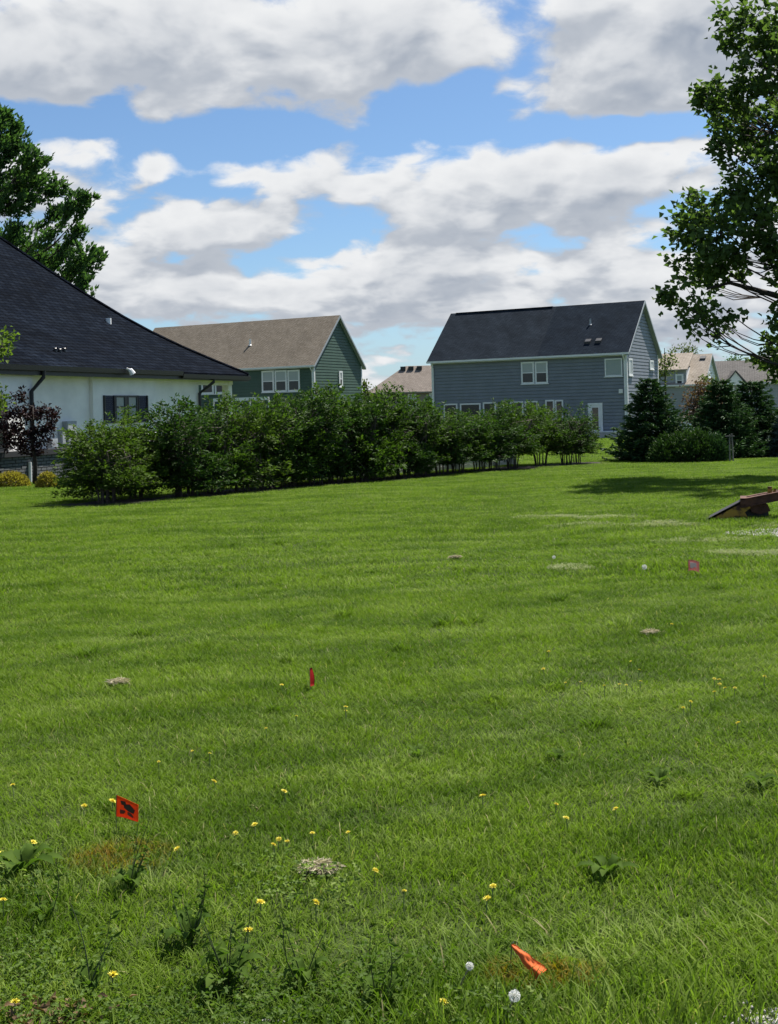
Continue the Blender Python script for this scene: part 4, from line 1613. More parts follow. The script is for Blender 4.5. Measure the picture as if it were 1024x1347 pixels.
def scatter(name, label, pts, rot, scl, idx, coll):
    me = bpy.data.meshes.new(name)
    me.vertices.add(len(pts))
    me.vertices.foreach_set('co', np.asarray(pts, np.float32).ravel())
    a = me.attributes.new('rot', 'FLOAT_VECTOR', 'POINT')
    a.data.foreach_set('vector', np.asarray(rot, np.float32).ravel())
    a = me.attributes.new('scl', 'FLOAT_VECTOR', 'POINT')
    a.data.foreach_set('vector', np.asarray(scl, np.float32).ravel())
    a = me.attributes.new('idx', 'INT', 'POINT')
    a.data.foreach_set('value', np.asarray(idx, np.int32))
    me.update()
    o = obj(name, me)
    tag(o, label, None, None, 'stuff')
    g = bpy.data.node_groups.new(name + '_nodes', 'GeometryNodeTree')
    g.interface.new_socket('Geometry', in_out='INPUT', socket_type='NodeSocketGeometry')
    g.interface.new_socket('Geometry', in_out='OUTPUT', socket_type='NodeSocketGeometry')
    i, o2 = g.nodes.new('NodeGroupInput'), g.nodes.new('NodeGroupOutput')
    mp = g.nodes.new('GeometryNodeMeshToPoints')
    ci = g.nodes.new('GeometryNodeCollectionInfo')
    ci.inputs['Collection'].default_value = coll
    ci.inputs['Separate Children'].default_value = True
    ci.inputs['Reset Children'].default_value = True
    ip = g.nodes.new('GeometryNodeInstanceOnPoints')
    ip.inputs['Pick Instance'].default_value = True

    def na(nm, ty):
        q = g.nodes.new('GeometryNodeInputNamedAttribute')
        q.data_type = ty
        q.inputs['Name'].default_value = nm
        return q.outputs['Attribute']
    L = g.links.new
    L(i.outputs[0], mp.inputs['Mesh'])
    L(mp.outputs[0], ip.inputs['Points'])
    L(ci.outputs[0], ip.inputs['Instance'])
    L(na('idx', 'INT'), ip.inputs['Instance Index'])
    L(na('rot', 'FLOAT_VECTOR'), ip.inputs['Rotation'])
    L(na('scl', 'FLOAT_VECTOR'), ip.inputs['Scale'])
    L(ip.outputs[0], o2.inputs[0])
    md = o.modifiers.new('scatter', 'NODES')
    md.node_group = g
    return o


rg = np.random.default_rng(123)
BARE = [(ground(*q), w) for q, w in (((770, 692), .30), ((806, 681), .28), ((862, 691), .32), ((716, 681), .22), ((752, 748), .05))]


def field(y0, y1, step, margin, jit=.5):
    P = []
    y = y0
    while y < y1:
        w = .365 * y + margin
        xs_ = np.arange(-w, w, step)
        P.append(np.stack([xs_ + rg.uniform(-jit, jit, len(xs_)) * step, np.full(len(xs_), y) + rg.uniform(-jit, jit, len(xs_)) * step], 1))
        y += step
    P = np.concatenate(P)
    x, y = P[:, 0], P[:, 1]
    k = ~(in_gravel(x, y) | in_bed(x, y) | in_bed2(x, y) | in_bed3(x, y))
    return P[k]


def wave(P):
    x, y = P[:, 0], P[:, 1]
    w = vnoise(x * .75 + 7, y * 1.75 - x * .28, 3) * .65 + vnoise(x * .8, y * 2.0, 4) * .35
    return w


def lay(name, label, P, coll, nv, hscale, keep_patch=.25):
    x, y = P[:, 0], P[:, 1]
    w = wave(P)
    s = hscale * (.50 + 1.0 * w) * rg.uniform(.88, 1.12, len(P))
    pk = in_patch(x, y)
    drop = pk & (rg.random(len(P)) > keep_patch)
    for b_, rr in BARE:
        dd = np.hypot((x - b_[0]) / 2.2, y - b_[1])
        s = np.where(dd < rr, s * .45, s)
        drop |= (dd < rr * .7) & (rg.random(len(P)) > .35)
    P, s, w, x, y = P[~drop], s[~drop], w[~drop], x[~drop], y[~drop]
    ang = 6.283 * vnoise(x * .35 + 3, y * .9, 6) * .6 + rg.normal(size=len(P)) * .9
    rot = np.stack([np.zeros(len(P)), np.zeros(len(P)), ang], 1)
    one = rg.uniform(.95, 1.08, len(P))
    scl = np.stack([one, one, s], 1)
    scatter(name, label, np.stack([x, y, gz(x, y)], 1), rot, scl, rg.integers(0, nv, len(P)), coll)


near = make_collection('near_grass_tiles', [blade_mesh('grass_tile', 200 + k, 1050, .32, .036, .068, .0038) for k in range(8)])
mid = make_collection('mid_grass_tiles', [blade_mesh('grass_tile', 300 + k, 1400, .62, .038, .072, .0068) for k in range(6)])
far = make_collection('far_grass_tiles', [blade_mesh('grass_tile', 400 + k, 1300, 1.5, .05, .09, .020) for k in range(4)])
lay('grass', 'short mown lawn grass in the near lawn', field(1.1, 11.0, .30, 2.8), near, 8, 1.0)
lay('grass', 'short mown lawn grass in the middle lawn', field(10.6, 44.0, .58, 4.0), mid, 6, 1.0)
lay('grass', 'far lawn grass round the houses', field(43, 96, 1.45, 7.0), far, 4, 1.0)
# taller unmown fringe along the verge
tall = make_collection('tall_grass_tiles', [blade_mesh('tall_grass_tile', 500 + k, 95, .16, .09, .19, .0045, (.15, .7)) for k in range(6)])
P = field(2.5, 3.75, .11, 1.6)
x, y = P[:, 0], P[:, 1]
lim = 3.30 + .28 * (vnoise(x * 2.1, y * 0 + .3, 9) - .5) + .20 * np.clip(x, -.3, 1.2)
k = (y < lim) & (rg.random(len(P)) < np.clip((x + 1.15) / 1.0, .22, .95))
P = P[k]
s = np.clip((lim[k] - P[:, 1]) / .5, .45, 1.0) * rg.uniform(.7, 1.05, len(P))
scatter('tall_grass', 'taller unmown grass along the verge at the bottom of the picture', np.stack([P[:, 0], P[:, 1], gz(P[:, 0], P[:, 1])], 1),
        np.stack([0 * s, 0 * s, rg.uniform(0, 6.28, len(P))], 1), np.stack([0 * s + 1, 0 * s + 1, s], 1), rg.integers(0, 6, len(P)), tall)
# clover and small broad leaves, bottom left
clov = make_collection('clover_tiles', [clover_mesh('clover_tile', 600 + k, 70, .14) for k in range(5)])
P = field(2.7, 5.2, .11, .3)
x, y = P[:, 0], P[:, 1]
dn = vnoise(x * 2.2 + 4, y * 1.8, 12) * .9 + .12 - .55 * (y - 3.0) - .55 * np.clip(x + .35, 0, 2)
k = rg.random(len(P)) < np.clip(dn - .16, 0, .45)
P = P[k]
o1 = rg.uniform(.8, 1.3, len(P))
scatter('clover', 'clover and small weeds in the grass at the bottom left', np.stack([P[:, 0], P[:, 1], gz(P[:, 0], P[:, 1])], 1),
        np.stack([0 * o1, 0 * o1, rg.uniform(0, 6.28, len(P))], 1), np.stack([o1, o1, o1], 1), rg.integers(0, 5, len(P)), clov)


# worn pale patches in the turf
palem = leafmat('worn_grass_blade', (.20, .23, .11), (.36, .38, .22), .25, .8, .05)
pale_me = []
for k in range(3):
    mm = blade_mesh('worn_tile', 800 + k, 420, .20, .022, .045, .007, (.5, 1.4))
    mm.materials[0] = palem
    pale_me.append(mm)
P = []
for (c_, w_) in BARE + [(ground(985, 728), .22), (ground(1010, 690), .4), (ground(920, 712), .25)]:
    k = 10
    a_, q_ = rg.uniform(0, 6.28, k), np.sqrt(rg.random(k))
    P.append(np.stack([c_[0] + np.cos(a_) * q_ * w_ * 1.9, c_[1] + np.sin(a_) * q_ * w_ * 1.1], 1))
P = np.concatenate(P)
o1 = rg.uniform(.6, 1.2, len(P))
scatter('worn_grass', 'pale worn patches of turf at the right of the lawn', np.stack([P[:, 0], P[:, 1], gz(P[:, 0], P[:, 1]) + .012], 1),
        np.stack([0 * o1, 0 * o1, rg.uniform(0, 6.28, len(P))], 1), np.stack([o1, o1, o1], 1), rg.integers(0, 3, len(P)), make_collection('worn_tiles', pale_me))
# coarse darker tufts of another grass here and there
tuft = make_collection('tuft_tiles', [blade_mesh('tuft_tile', 700 + k, 170, .07, .06, .13, .005, (.3, .9), dirbias=0) for k in range(5)])
P = field(3.0, 16.0, .55, .4)
P = P[rg.random(len(P)) < .16 + .3 * (vnoise(P[:, 0] * .7, P[:, 1] * .7, 21) > .62)]
o1 = rg.uniform(.7, 1.25, len(P))
scatter('coarse_grass', 'coarser tufts scattered through the lawn', np.stack([P[:, 0], P[:, 1], gz(P[:, 0], P[:, 1])], 1),
        np.stack([0 * o1, 0 * o1, rg.uniform(0, 6.28, len(P))], 1), np.stack([o1, o1, o1 * .8], 1), rg.integers(0, 5, len(P)), tuft)


# stones: one joined mesh per patch
def stones(name, label, P, smin, smax, seed):
    r = np.random.default_rng(seed)
    base = np.array([[1, 0, 0], [-1, 0, 0], [0, 1, 0], [0, -1, 0], [0, 0, 1], [0, 0, -1]], float)
    fc = np.array([[0, 2, 4], [2, 1, 4], [1, 3, 4], [3, 0, 4], [2, 0, 5], [1, 2, 5], [3, 1, 5], [0, 3, 5]])
    n = len(P)
    s = r.uniform(smin, smax, n) * r.uniform(.5, 1, n)
    V = base[None] * s[:, None, None] * r.uniform(.6, 1.3, (n, 6, 1)) * np.array([1, 1, .7])
    a = r.uniform(0, 6.28, n)
    c, s_ = np.cos(a)[:, None], np.sin(a)[:, None]
    V = np.stack([V[..., 0] * c - V[..., 1] * s_, V[..., 0] * s_ + V[..., 1] * c, V[..., 2]], -1)
    V = V + np.stack([P[:, 0], P[:, 1], gz(P[:, 0], P[:, 1]) + .012], 1)[:, None]
    f = (np.arange(n)[:, None, None] * 6 + fc[None]).reshape(-1)
    me = np_mesh(name, V.reshape(-1, 3), f, np.full(n * 8, 3), M['stone'])
    tag(obj(name, me), label, None, None, 'stuff')


P = np.stack([rg.uniform(.7, 5.6, 42000), rg.uniform(.8, 3.7, 42000)], 1)
stones('gravel', 'loose pale gravel at the bottom right corner', P[in_gravel(P[:, 0], P[:, 1] - .05)], .004, .015, 1)
P = np.stack([rg.uniform(PATCH[0] - 1, PATCH[0] + 3.2, 9000), rg.uniform(PATCH[1] - 1, PATCH[1] + 1, 9000)], 1)
stones('gravel', 'loose white gravel beside the rusty implement', P[in_patch(P[:, 0], P[:, 1])], .008, .028, 2)
V0 = ground(318, 1347)
P = np.stack([V0[0] + rg.normal(size=14) * .05, V0[1] - .03 + rg.normal(size=14) * .02], 1)
stones('gravel', 'few pale stones at the bottom edge of the grass', P, .010, .022, 3)

# dead leaf litter, bottom left corner
lit = leafmat('dead_leaf', (.07, .045, .025), (.20, .125, .065), .15, .7, .2)
c0 = ground(62, 1345)
P = np.stack([c0[0] + rg.normal(size=110) * .10, c0[1] - .015 + rg.normal(size=110) * .045, np.zeros(110)], 1)
P[:, 2] = gz(P[:, 0], P[:, 1]) + rg.uniform(.015, .055, 110)
tag(obj('leaf_litter', leaf_mesh('leaf_litter', P, rg.normal(size=(110, 3)) * np.array([1, 1, .3]), .03, .018, lit, rg)), 'brown dead leaf litter in the bottom left corner', None, None, 'stuff')


# ------------------------------------------------------------------ small things in the lawn
def sheet_mesh(name, P, thick, mat):
    """P: (nu, nv, 3) grid -> closed thin sheet"""
    nu, nv, _ = P.shape
    du = np.gradient(P, axis=0)
    dv = np.gradient(P, axis=1)
    N = unit(np.cross(du, dv)) * thick * .5
    V = np.concatenate([(P + N).reshape(-1, 3), (P - N).reshape(-1, 3)])
    f, sz = [], []
    o = nu * nv
    for i in range(nu - 1):
        for j in range(nv - 1):
            a, b, c, d = i * nv + j, i * nv + j + 1, (i + 1) * nv + j + 1, (i + 1) * nv + j
            f += [a, d, c, b, a + o, b + o, c + o, d + o]
            sz += [4, 4]
    ring = [i * nv for i in range(nu)] + [(nu - 1) * nv + j for j in range(1, nv)] + [i * nv + nv - 1 for i in range(nu - 2, -1, -1)] + [j for j in range(nv - 2, 0, -1)]
    for a, b in zip(ring, ring[1:] + ring[:1]):
        f += [a, b, b + o, a + o]
        sz.append(4)
    return np_mesh(name, V, f, sz, mat, smooth=True)


def plastic(name, col, transl=.35):
    m, n = new_mat(name)
    co = n.new('ShaderNodeTexCoord').outputs['Object']
    c = n.mix(n.rng(n.noise(co, 40, 4, .6), .35, .65, 0, 1), tuple(q * .85 for q in col), col)
    n.put(n.bsdf.inputs['Base Color'], c)
    n.bsdf.inputs['Roughness'].default_value = .65
    n.bsdf.inputs['Specular IOR Level'].default_value = .15
    tr = n.new('ShaderNodeBsdfTranslucent')
    n.put(tr.inputs['Color'], c)
    mx = n.new('ShaderNodeMixShader')
    mx.inputs[0].default_value = transl
    n.t.links.new(n.bsdf.outputs[0], mx.inputs[1])
    n.t.links.new(tr.outputs[0], mx.inputs[2])
    n.t.links.new(mx.outputs[0], n.out.inputs[0])
    return m


FM = dict(orange=plastic('orange_vinyl', (.92, .125, .018)), orange2=plastic('bright_orange_vinyl', (.85, .20, .055)), red=plastic('red_vinyl', (.32, .008, .010)), pink=plastic('faded_pink_vinyl', (.80, .36, .33)), pale=plastic('pale_pink_print', (.88, .72, .69)))


def wire(T, pts, r=.0016):
    b = MB()
    b.tube(pts, r, 6)
    return b.build('wire_stake', M['wire'], T)


# orange flag with black print
base = ground(158, 1098)
Y1 = base[1]
TL, TR, BR_, BL2 = (at(x, y, Y1 + d) - base for x, y, d in ((153.5, 1046, .0), (182.5, 1058.5, -.055), (182.5, 1080.5, -.055), (153, 1074, .0)))
T = thing('marking_flag', 'bright orange survey flag with black printed marks left of centre', 'flag', base, 0, 'survey flags in the lawn')
nu, nv = 9, 7
u, v = np.meshgrid(np.linspace(0, 1, nu), np.linspace(0, 1, nv), indexing='ij')
u3, v3 = u[..., None], v[..., None]
Pf = TL * (1 - u3) * (1 - v3) + TR * u3 * (1 - v3) + BR_ * u3 * v3 + BL2 * (1 - u3) * v3
Pf[..., 1] += .004 * np.sin(u * 5) * (.4 + v)
obj('flag_sheet', sheet_mesh('flag_sheet', Pf, .0008, FM['orange']), T)
wire(T, [(BL2[0], BL2[1], -.08), tuple(BL2), tuple(TL + np.array([0, 0, .003]))])


def on_flag(uu, vv, lift=.0022):
    iu, iv = uu * (nu - 1), vv * (nv - 1)
    i0, j0 = min(int(iu), nu - 2), min(int(iv), nv - 2)
    a, b_ = iu - i0, iv - j0
    p = Pf[i0, j0] * (1 - a) * (1 - b_) + Pf[i0 + 1, j0] * a * (1 - b_) + Pf[i0 + 1, j0 + 1] * a * b_ + Pf[i0, j0 + 1] * (1 - a) * b_
    return p + np.array([-.4, -.9, .1]) * lift


for (quad_, mt) in ((((.20, .17), (.42, .12), (.46, .34), (.24, .36)), 'ink'), (((.34, .30), (.62, .18), (.86, .40), (.80, .62), (.55, .58), (.36, .48)), 'ink'), (((.18, .62), (.40, .60), (.42, .70), (.33, .80), (.18, .82)), 'inkred'), (((.52, .62), (.66, .62), (.80, .76), (.78, .86), (.52, .78)), 'inkred')):
    b = MB()
    b.prism([tuple(on_flag(*q)) for q in quad_], tuple(np.array([-.2, -.45, .05]) * .001))
    b.build('printed_mark', M[mt], T)

# red flag seen edge on
base = ground(410, 912)
T = thing('marking_flag', 'dark red survey flag seen almost edge on in mid lawn', 'flag', base, 0, 'survey flags in the lawn')
m = base[1] / F
nu_, nv_ = 6, 8
u, v = np.meshgrid(np.linspace(0, 1, nu_), np.linspace(0, 1, nv_), indexing='ij')
Pf2 = np.stack([(-1.5 + u * 5.0 * (.35 + .65 * np.sin(v * 2.4))) * m, u * .07, (33 - v * 24) * m - u * .012], -1)
obj('flag_sheet', sheet_mesh('flag_sheet', Pf2, .0008, FM['red']), T)
wire(T, [(-1.5 * m, 0, -.06), (-1.5 * m, 0, 34 * m)])

# small pink flag with a pale print
base = ground(913, 756)
T = thing('marking_flag', 'faded pink survey flag with pale print in the lawn at right', 'flag', base, 0, 'survey flags in the lawn')
m = base[1] / F
u, v = np.meshgrid(np.linspace(0, 1, 7), np.linspace(0, 1, 7), indexing='ij')
Pf3 = np.stack([(-7 + u * 13.5) * m, -.02 * u + .012 * np.sin(u * 4), (19.5 - v * 14 - u * 2.5 + 1.2 * np.sin(u * 3)) * m], -1)
obj('flag_sheet', sheet_mesh('flag_sheet', Pf3, .0009, FM['pink']), T)
b = MB()
b.prism([(-5 * m, -.006, 17 * m), (3.2 * m, -.016, 15.5 * m), (3.2 * m, -.016, 9 * m), (0.5 * m, -.014, 10.5 * m), (-1 * m, -.01, 8.5 * m), (-5 * m, -.006, 9.5 * m)], (0, -.0012, 0))
b.build('printed_panel', FM['pale'], T)
wire(T, [(-7 * m, 0, -.06), (-7 * m, 0, 20 * m)])

# drooping folded orange flag, bottom right of centre
base = ground(700, 1300)
Yb = base[1]
T = thing('marking_flag', 'crumpled orange survey flag drooping in the tall grass at the bottom', 'flag', base, 0, 'survey flags in the lawn')
p0, p1 = at(674, 1243, Yb + .06) - base, at(714, 1283, Yb - .02) - base
ax = p1 - p0
nu_, nv_ = 20, 9
u, v = np.meshgrid(np.linspace(0, 1, nu_), np.linspace(-1, 1, nv_), indexing='ij')
wd = .0035 + .0185 * u ** .8 + .0012 * np.sin(u * 17)
side = unit(np.cross(ax, np.array([0, -1, .25]))[None])[0]
nrm = unit(np.cross(side, ax)[None])[0]
fold = np.where(v < .25, (v + 1) / 1.25, (1 - v) / .75)          # one sharp lengthwise crease
Pf4 = p0 + ax * u[..., None] + side * (v * wd)[..., None] + nrm * (.011 * fold * (.35 + u) + .0022 * np.sin(u * 9 + v * 4) + .0012 * np.sin(u * 31 - v * 9))[..., None]
obj('flag_sheet', sheet_mesh('flag_sheet', Pf4, .0009, FM['orange2']), T)
wire(T, [tuple(p0 + np.array([-.01, .02, -.12])), tuple(p0 + np.array([0, .004, .004])), tuple(p0 + np.array([.004, 0, .008]))])

# --- dandelions -------------------------------------------------------------
DM = dict(petal=plain('dandelion_yellow', (.85, .74, .10), .6, .12, 60), stem=plain('dandelion_stem', (.16, .20, .07), .6, .2, 30), puff=plain('seed_puff', (.78, .78, .74), .9, .05, 30), core=plain('seed_core', (.30, .28, .20), .8, .1, 30))


def head_mesh(seed):
    r = np.random.default_rng(seed)
    P, D, L = [], [], []
    for ring, (nn_, el_, ln) in enumerate(((20, .12, .0165), (18, .45, .014), (14, .85, .011), (8, 1.25, .008))):
        a = np.arange(nn_) / nn_ * 6.283 + ring * .3 + r.normal(size=nn_) * .06
        e = el_ + r.normal(size=nn_) * .08
        D.append(np.stack([np.cos(a) * np.cos(e), np.sin(a) * np.cos(e), np.sin(e)], 1))
        P.append(np.zeros((nn_, 3)))
        L.append(np.full(nn_, ln) * r.uniform(.9, 1.1, nn_))
    return leaf_mesh('flower_head', np.concatenate(P), np.concatenate(D), np.concatenate(L), .0048, DM['petal'], r)


heads = [head_mesh(k) for k in range(3)]


def stem_mesh(h):
    b = MB()
    b.tube([(0, 0, -.02), (.004, 0, h * .5), (0, 0, h)], [.0024, .0022, .002], 5)
    b.tube([(0, 0, h - .004), (0, 0, h + .002)], [.002, .005], 6)
    return b.mesh('stem', DM['stem'])


stems = [stem_mesh(h) for h in (.054, .066, .080)]
rd = np.random.default_rng(9)


def dandelion(px, py, lab, group='dandelions in the lawn', size=1.0, hi=1, tilt=None):
    h = (.054, .066, .080)[hi]
    a, b_ = ray(px, py)
    Y = (h - CAM[2]) / b_
    for _ in range(30):
        Y = .5 * Y + .5 * (float(gz(a * Y, Y)) + h - CAM[2]) / b_
    p = (a * Y, Y, float(gz(a * Y, Y)))
    T = thing('dandelion', lab, 'flower', p, float(rd.uniform(0, 6.28)), group)
    o = obj('stem', stems[hi], T)
    o = obj('flower_head', heads[int(rd.integers(3))], T)
    o.location = (0, 0, h)
    o.rotation_euler = (rd.normal() * .25, rd.normal() * .25, 0) if tilt is None else tilt
    o.scale = (size * .95,) * 3
    return T


ONE = [
    (148, 1054, 'yellow dandelion touching the left edge of the orange printed flag', 1.25),
    (111, 1060, 'yellow dandelion a little left of the orange printed flag', 1.0),
    (17, 1033, 'yellow dandelion near the left edge level with the orange flag', .9),
    (282, 1028, 'lone yellow dandelion up and to the right of the orange printed flag', 1.0),
    (374, 1041, 'lone yellow dandelion directly above the loose group of five', 1.0),
    (44, 1108, 'yellow dandelion above the dark broadleaf weed at the left edge', 1.0),
    (233, 1117, 'yellow dandelion right of the orange painted grass', 1.0),
    (335, 1085, 'yellow dandelion just above and left of the group of five', 1.0),
    (458, 1095, 'pale yellow dandelion above and right of the pale thatch clump', .7),
    (494, 1145, 'yellow dandelion right of the pale thatch clump', .9),
    (2, 1122, 'yellow dandelion cut by the left edge beside the broadleaf weed', .8),
    (4, 1184, 'yellow dandelion at the left edge below the broadleaf weed', 1.0),
    (343, 1187, 'yellow dandelion below left of the pale thatch clump', 1.1),
    (416, 1187, 'yellow dandelion straight below the pale thatch clump', 1.0),
    (327, 1224, 'yellow dandelion among the dark weeds at the bottom', 1.15),
    (149, 1282, 'half closed yellow dandelion lowest at the left', 1.1),
    (20, 1318, 'yellow dandelion beside the dead leaves in the bottom left corner', 1.0),
    (635, 1047, 'lone yellow dandelion in the middle of the near lawn', 1.05),
    (732, 1058, 'upper of the two yellow dandelions right of the middle near lawn', .8),
    (745, 1076, 'lower of the two yellow dandelions right of the middle near lawn', .9),
    (810, 1064, 'yellow dandelion in front of the pale grass tuft at right', .9),
    (649, 1166, 'upper of two yellow dandelions above the crumpled orange flag', 1.0),
    (641, 1182, 'lower of two yellow dandelions above the crumpled orange flag', 1.0),
    (532, 1172, 'small faded dandelion in the grass below the middle', .6),
    (584, 1318, 'yellow dandelion by the bottom edge left of the white seed heads', .9),
    (371, 901, 'yellow dandelion left of the dark red flag', .9),
    (455, 930, 'upper of two touching dandelions right of the dark red flag', .9),
    (455, 935, 'lower of two touching dandelions right of the dark red flag', .7),
    (722, 857, 'upper of two dandelions in the mid lawn right of centre', .9),
    (715, 880, 'lower of two dandelions in the mid lawn right of centre', .9),
    (884, 821, 'lone dandelion below the faded pink flag', .9),
    (971, 951, 'yellow dandelion below the cluster near the right edge', 1.0),
    (1006, 890, 'dandelion nearest the right edge beside the cluster', .9),
]
for k, (px, py, lab, s) in enumerate(ONE):
    dandelion(px, py, lab, size=s, hi=k % 3)
GROUPS = (
    ('five dandelions left of the thatch clump', .8, '%s yellow dandelion of the loose five left of the thatch clump', (
        (310, 1096, 'leftmost'), (360, 1111, 'lowest'), (367, 1104, 'middle'), (378, 1107, 'fourth'), (411, 1096, 'rightmost'))),
    ('dandelion cluster near the right edge', .8, 'yellow dandelion, %s of the cluster near the right edge', (
        (899, 931, 'leftmost and lowest'), (909, 923, 'second from left'), (940, 893, 'topmost'), (946, 894, 'right one of the top two'), (947, 900, 'just below the two topmost'),
        (940, 910, 'alone in the middle'), (954, 905, 'second from right'), (967, 905, 'rightmost'))),
    ('thin line of small dandelions at right', .62, 'tiny dandelion, %s in the thin line across the lawn at right', (
        (744, 898, 'leftmost'), (764, 897, 'second from left'), (795, 902, 'third from left'), (815, 900, 'left of the touching pair'), (824, 901, 'right of the touching pair'), (843, 896, 'rightmost'),
        (830, 870, 'topmost above the line'), (841, 881, 'second topmost above the line'))),
    ('trail of small dandelions below the red flag', .62, 'tiny dandelion, %s in the trail below the dark red flag', (
        (390, 942, 'nearest the flag'), (350, 958, 'second nearest the flag'), (276, 991, 'third nearest the flag'), (253, 988, 'fourth nearest the flag'), (209, 1002, 'farthest from the flag'))),
)
for grp, size_, lab, pts_ in GROUPS:
    for k, (px, py, w_) in enumerate(pts_):
        dandelion(px, py, lab % w_, grp, size_, k % 3)


def seed_head(px, py, r_, h, lab):
    a, b_ = ray(px, py)
    Y = (h - CAM[2]) / b_
    for _ in range(30):
        Y = .5 * Y + .5 * (float(gz(a * Y, Y)) + h - CAM[2]) / b_
    p = np.array((a * Y, Y, float(gz(a * Y, Y))))
    T = thing('dandelion_clock', lab, 'flower', p, 0, 'dandelion seed heads')
    b = MB()
    b.tube([(-.045, .03, -.02), (-.02, .012, h * .55), (0, 0, h - r_ * .2)], [.0028, .0025, .0022], 6)
    b.build('stem', plain('seed_stem', (.30, .25, .16), .7, .2, 30), T)
    r = np.random.default_rng(int(px))
    n = 1100
    v = in_ball(r, n, .6)
    P = v * r_ + np.array([0, 0, h])
    o = obj('seed_puff', leaf_mesh('seed_puff', P, v + r.normal(size=(n, 3)) * .9, r_ * .34, r_ * .07, DM['puff'], r), T)
    b = MB()
    b.tube([(0, 0, h - r_ * .3), (0, 0, h), (0, 0, h + r_ * .25)], [r_ * .1, r_ * .3, r_ * .12], 8)
    b.build('seed_core', DM['core'], T)


seed_head(677, 1310, .0130, .12, 'larger white dandelion seed head at the bottom edge')
seed_head(618, 1271, .0095, .10, 'smaller white dandelion seed head left of the crumpled flag')
seed_head(848, 746, .022, .10, 'far white seed head left of the faded pink flag')
seed_head(729, 733, .016, .10, 'tiny far white seed head left of the bare patch')


# --- clumps of dry thatch ---------------------------------------------------
def thatch(px, py, w, h, lab, seed):
    p = ground(px, py)
    m = p[1] / F
    T = thing('thatch_clump', lab, 'grass clump', p, 0, 'dry thatch clumps on the lawn')
    r = np.random.default_rng(seed)
    n = 1400
    a = r.uniform(0, 6.28, n)
    rr = np.sqrt(r.random(n)) * (.55 + .45 * np.sin(a * 2 + seed) * np.sin(a * 3 + seed * 2) + .35 * r.random(n))
    P = np.stack([rr * np.cos(a) * w * m * .52, rr * np.sin(a) * w * m * .30, (.030 + h * m * .8 * np.sqrt(np.clip(1 - rr ** 2, 0, 1)) * r.uniform(.5, 1, n))], 1)
    D = np.stack([r.normal(size=n), r.normal(size=n) * .8, r.normal(size=n) * .12 - .10], 1)
    obj('dry_blades', leaf_mesh('dry_blades', P, D, .038 * r.uniform(.4, 1.3, n), .0042, thm, r), T)


thm = leafmat('dry_thatch_blade', (.24, .21, .14), (.58, .51, .36), .15, .7, .2)
thatch(418, 1152, 52, 9, 'larger pale clump of dry grass in the near lawn', 1)
thatch(157, 904, 26, 6, 'small pale clump of dry grass left of the dark red flag', 2)
thatch(857, 837, 18, 4, 'small tan clump of dry grass below the pink flag', 3)
thatch(600, 737, 16, 4, 'small far clump of pale grass in the middle of the lawn', 4)


# --- broadleaf weeds -----------------------------------------------------------
wm = leafmat('weed_leaf', (.036, .074, .010), (.095, .150, .026), .42, .7, .05)


def weed(px, py, R, n, h, lab, seed, stem=0):
    p = ground(px, py)
    T = thing('broadleaf_weed', lab, 'weed', p, 0, 'broadleaf weeds in the lawn')
    r = np.random.default_rng(seed)
    me = []
    for k in range(n):
        a = 6.283 * k / n + r.uniform(-.4, .4)
        ln = R * .85 * r.uniform(.55, 1.1)
        d = np.array([math.cos(a), math.sin(a)])
        t = np.linspace(0, 1, 7)
        w = .003 + .013 * np.sin(np.clip(t, 0, 1) * 2.9) ** 1.1 * (R / .10) * (1 + .35 * np.sin(t * 19 + k))
        w[-1] = .002
        zz = h * .75 * (np.sin(t * 2.2)) * r.uniform(.7, 1.2) + .01
        s = np.array([-d[1], d[0]])
        L_, R_, C_ = [], [], []
        for i in range(7):
            c = d * ln * t[i]
            C_.append((c[0], c[1], zz[i]))
            L_.append((c[0] + s[0] * w[i], c[1] + s[1] * w[i], zz[i] + w[i] * .5))
            R_.append((c[0] - s[0] * w[i], c[1] - s[1] * w[i], zz[i] + w[i] * .5))
        V = np.array(L_ + C_ + R_)
        f = []
        for i in range(6):
            f += [i, i + 1, i + 8, i + 7, i + 7, i + 8, i + 15, i + 14]
        o = obj('leaf', np_mesh('leaf', V, f, np.full(12, 4), wm, np.full(21, r.random()), True), T)
    for k in range(stem):
        b = MB()
        a = r.uniform(0, 6.28)
        tip = np.array([.07 * math.cos(a), .07 * math.sin(a), r.uniform(.15, .26)])
        b.tube(curve((0, 0, 0), tip, r.normal(size=3) * .012, 5), [.0019, .0018, .0016, .0013, .001], 5)
        m2 = 9
        t = r.uniform(.3, 1, m2)
        o = b.build('stem', M['stemg'], T)
        tag(obj('stem_leaf', leaf_mesh('stem_leaf', tip * t[:, None], r.normal(size=(m2, 3)) * np.array([1, 1, .3]), .035, .012, wm, r), o), kind='stuff')


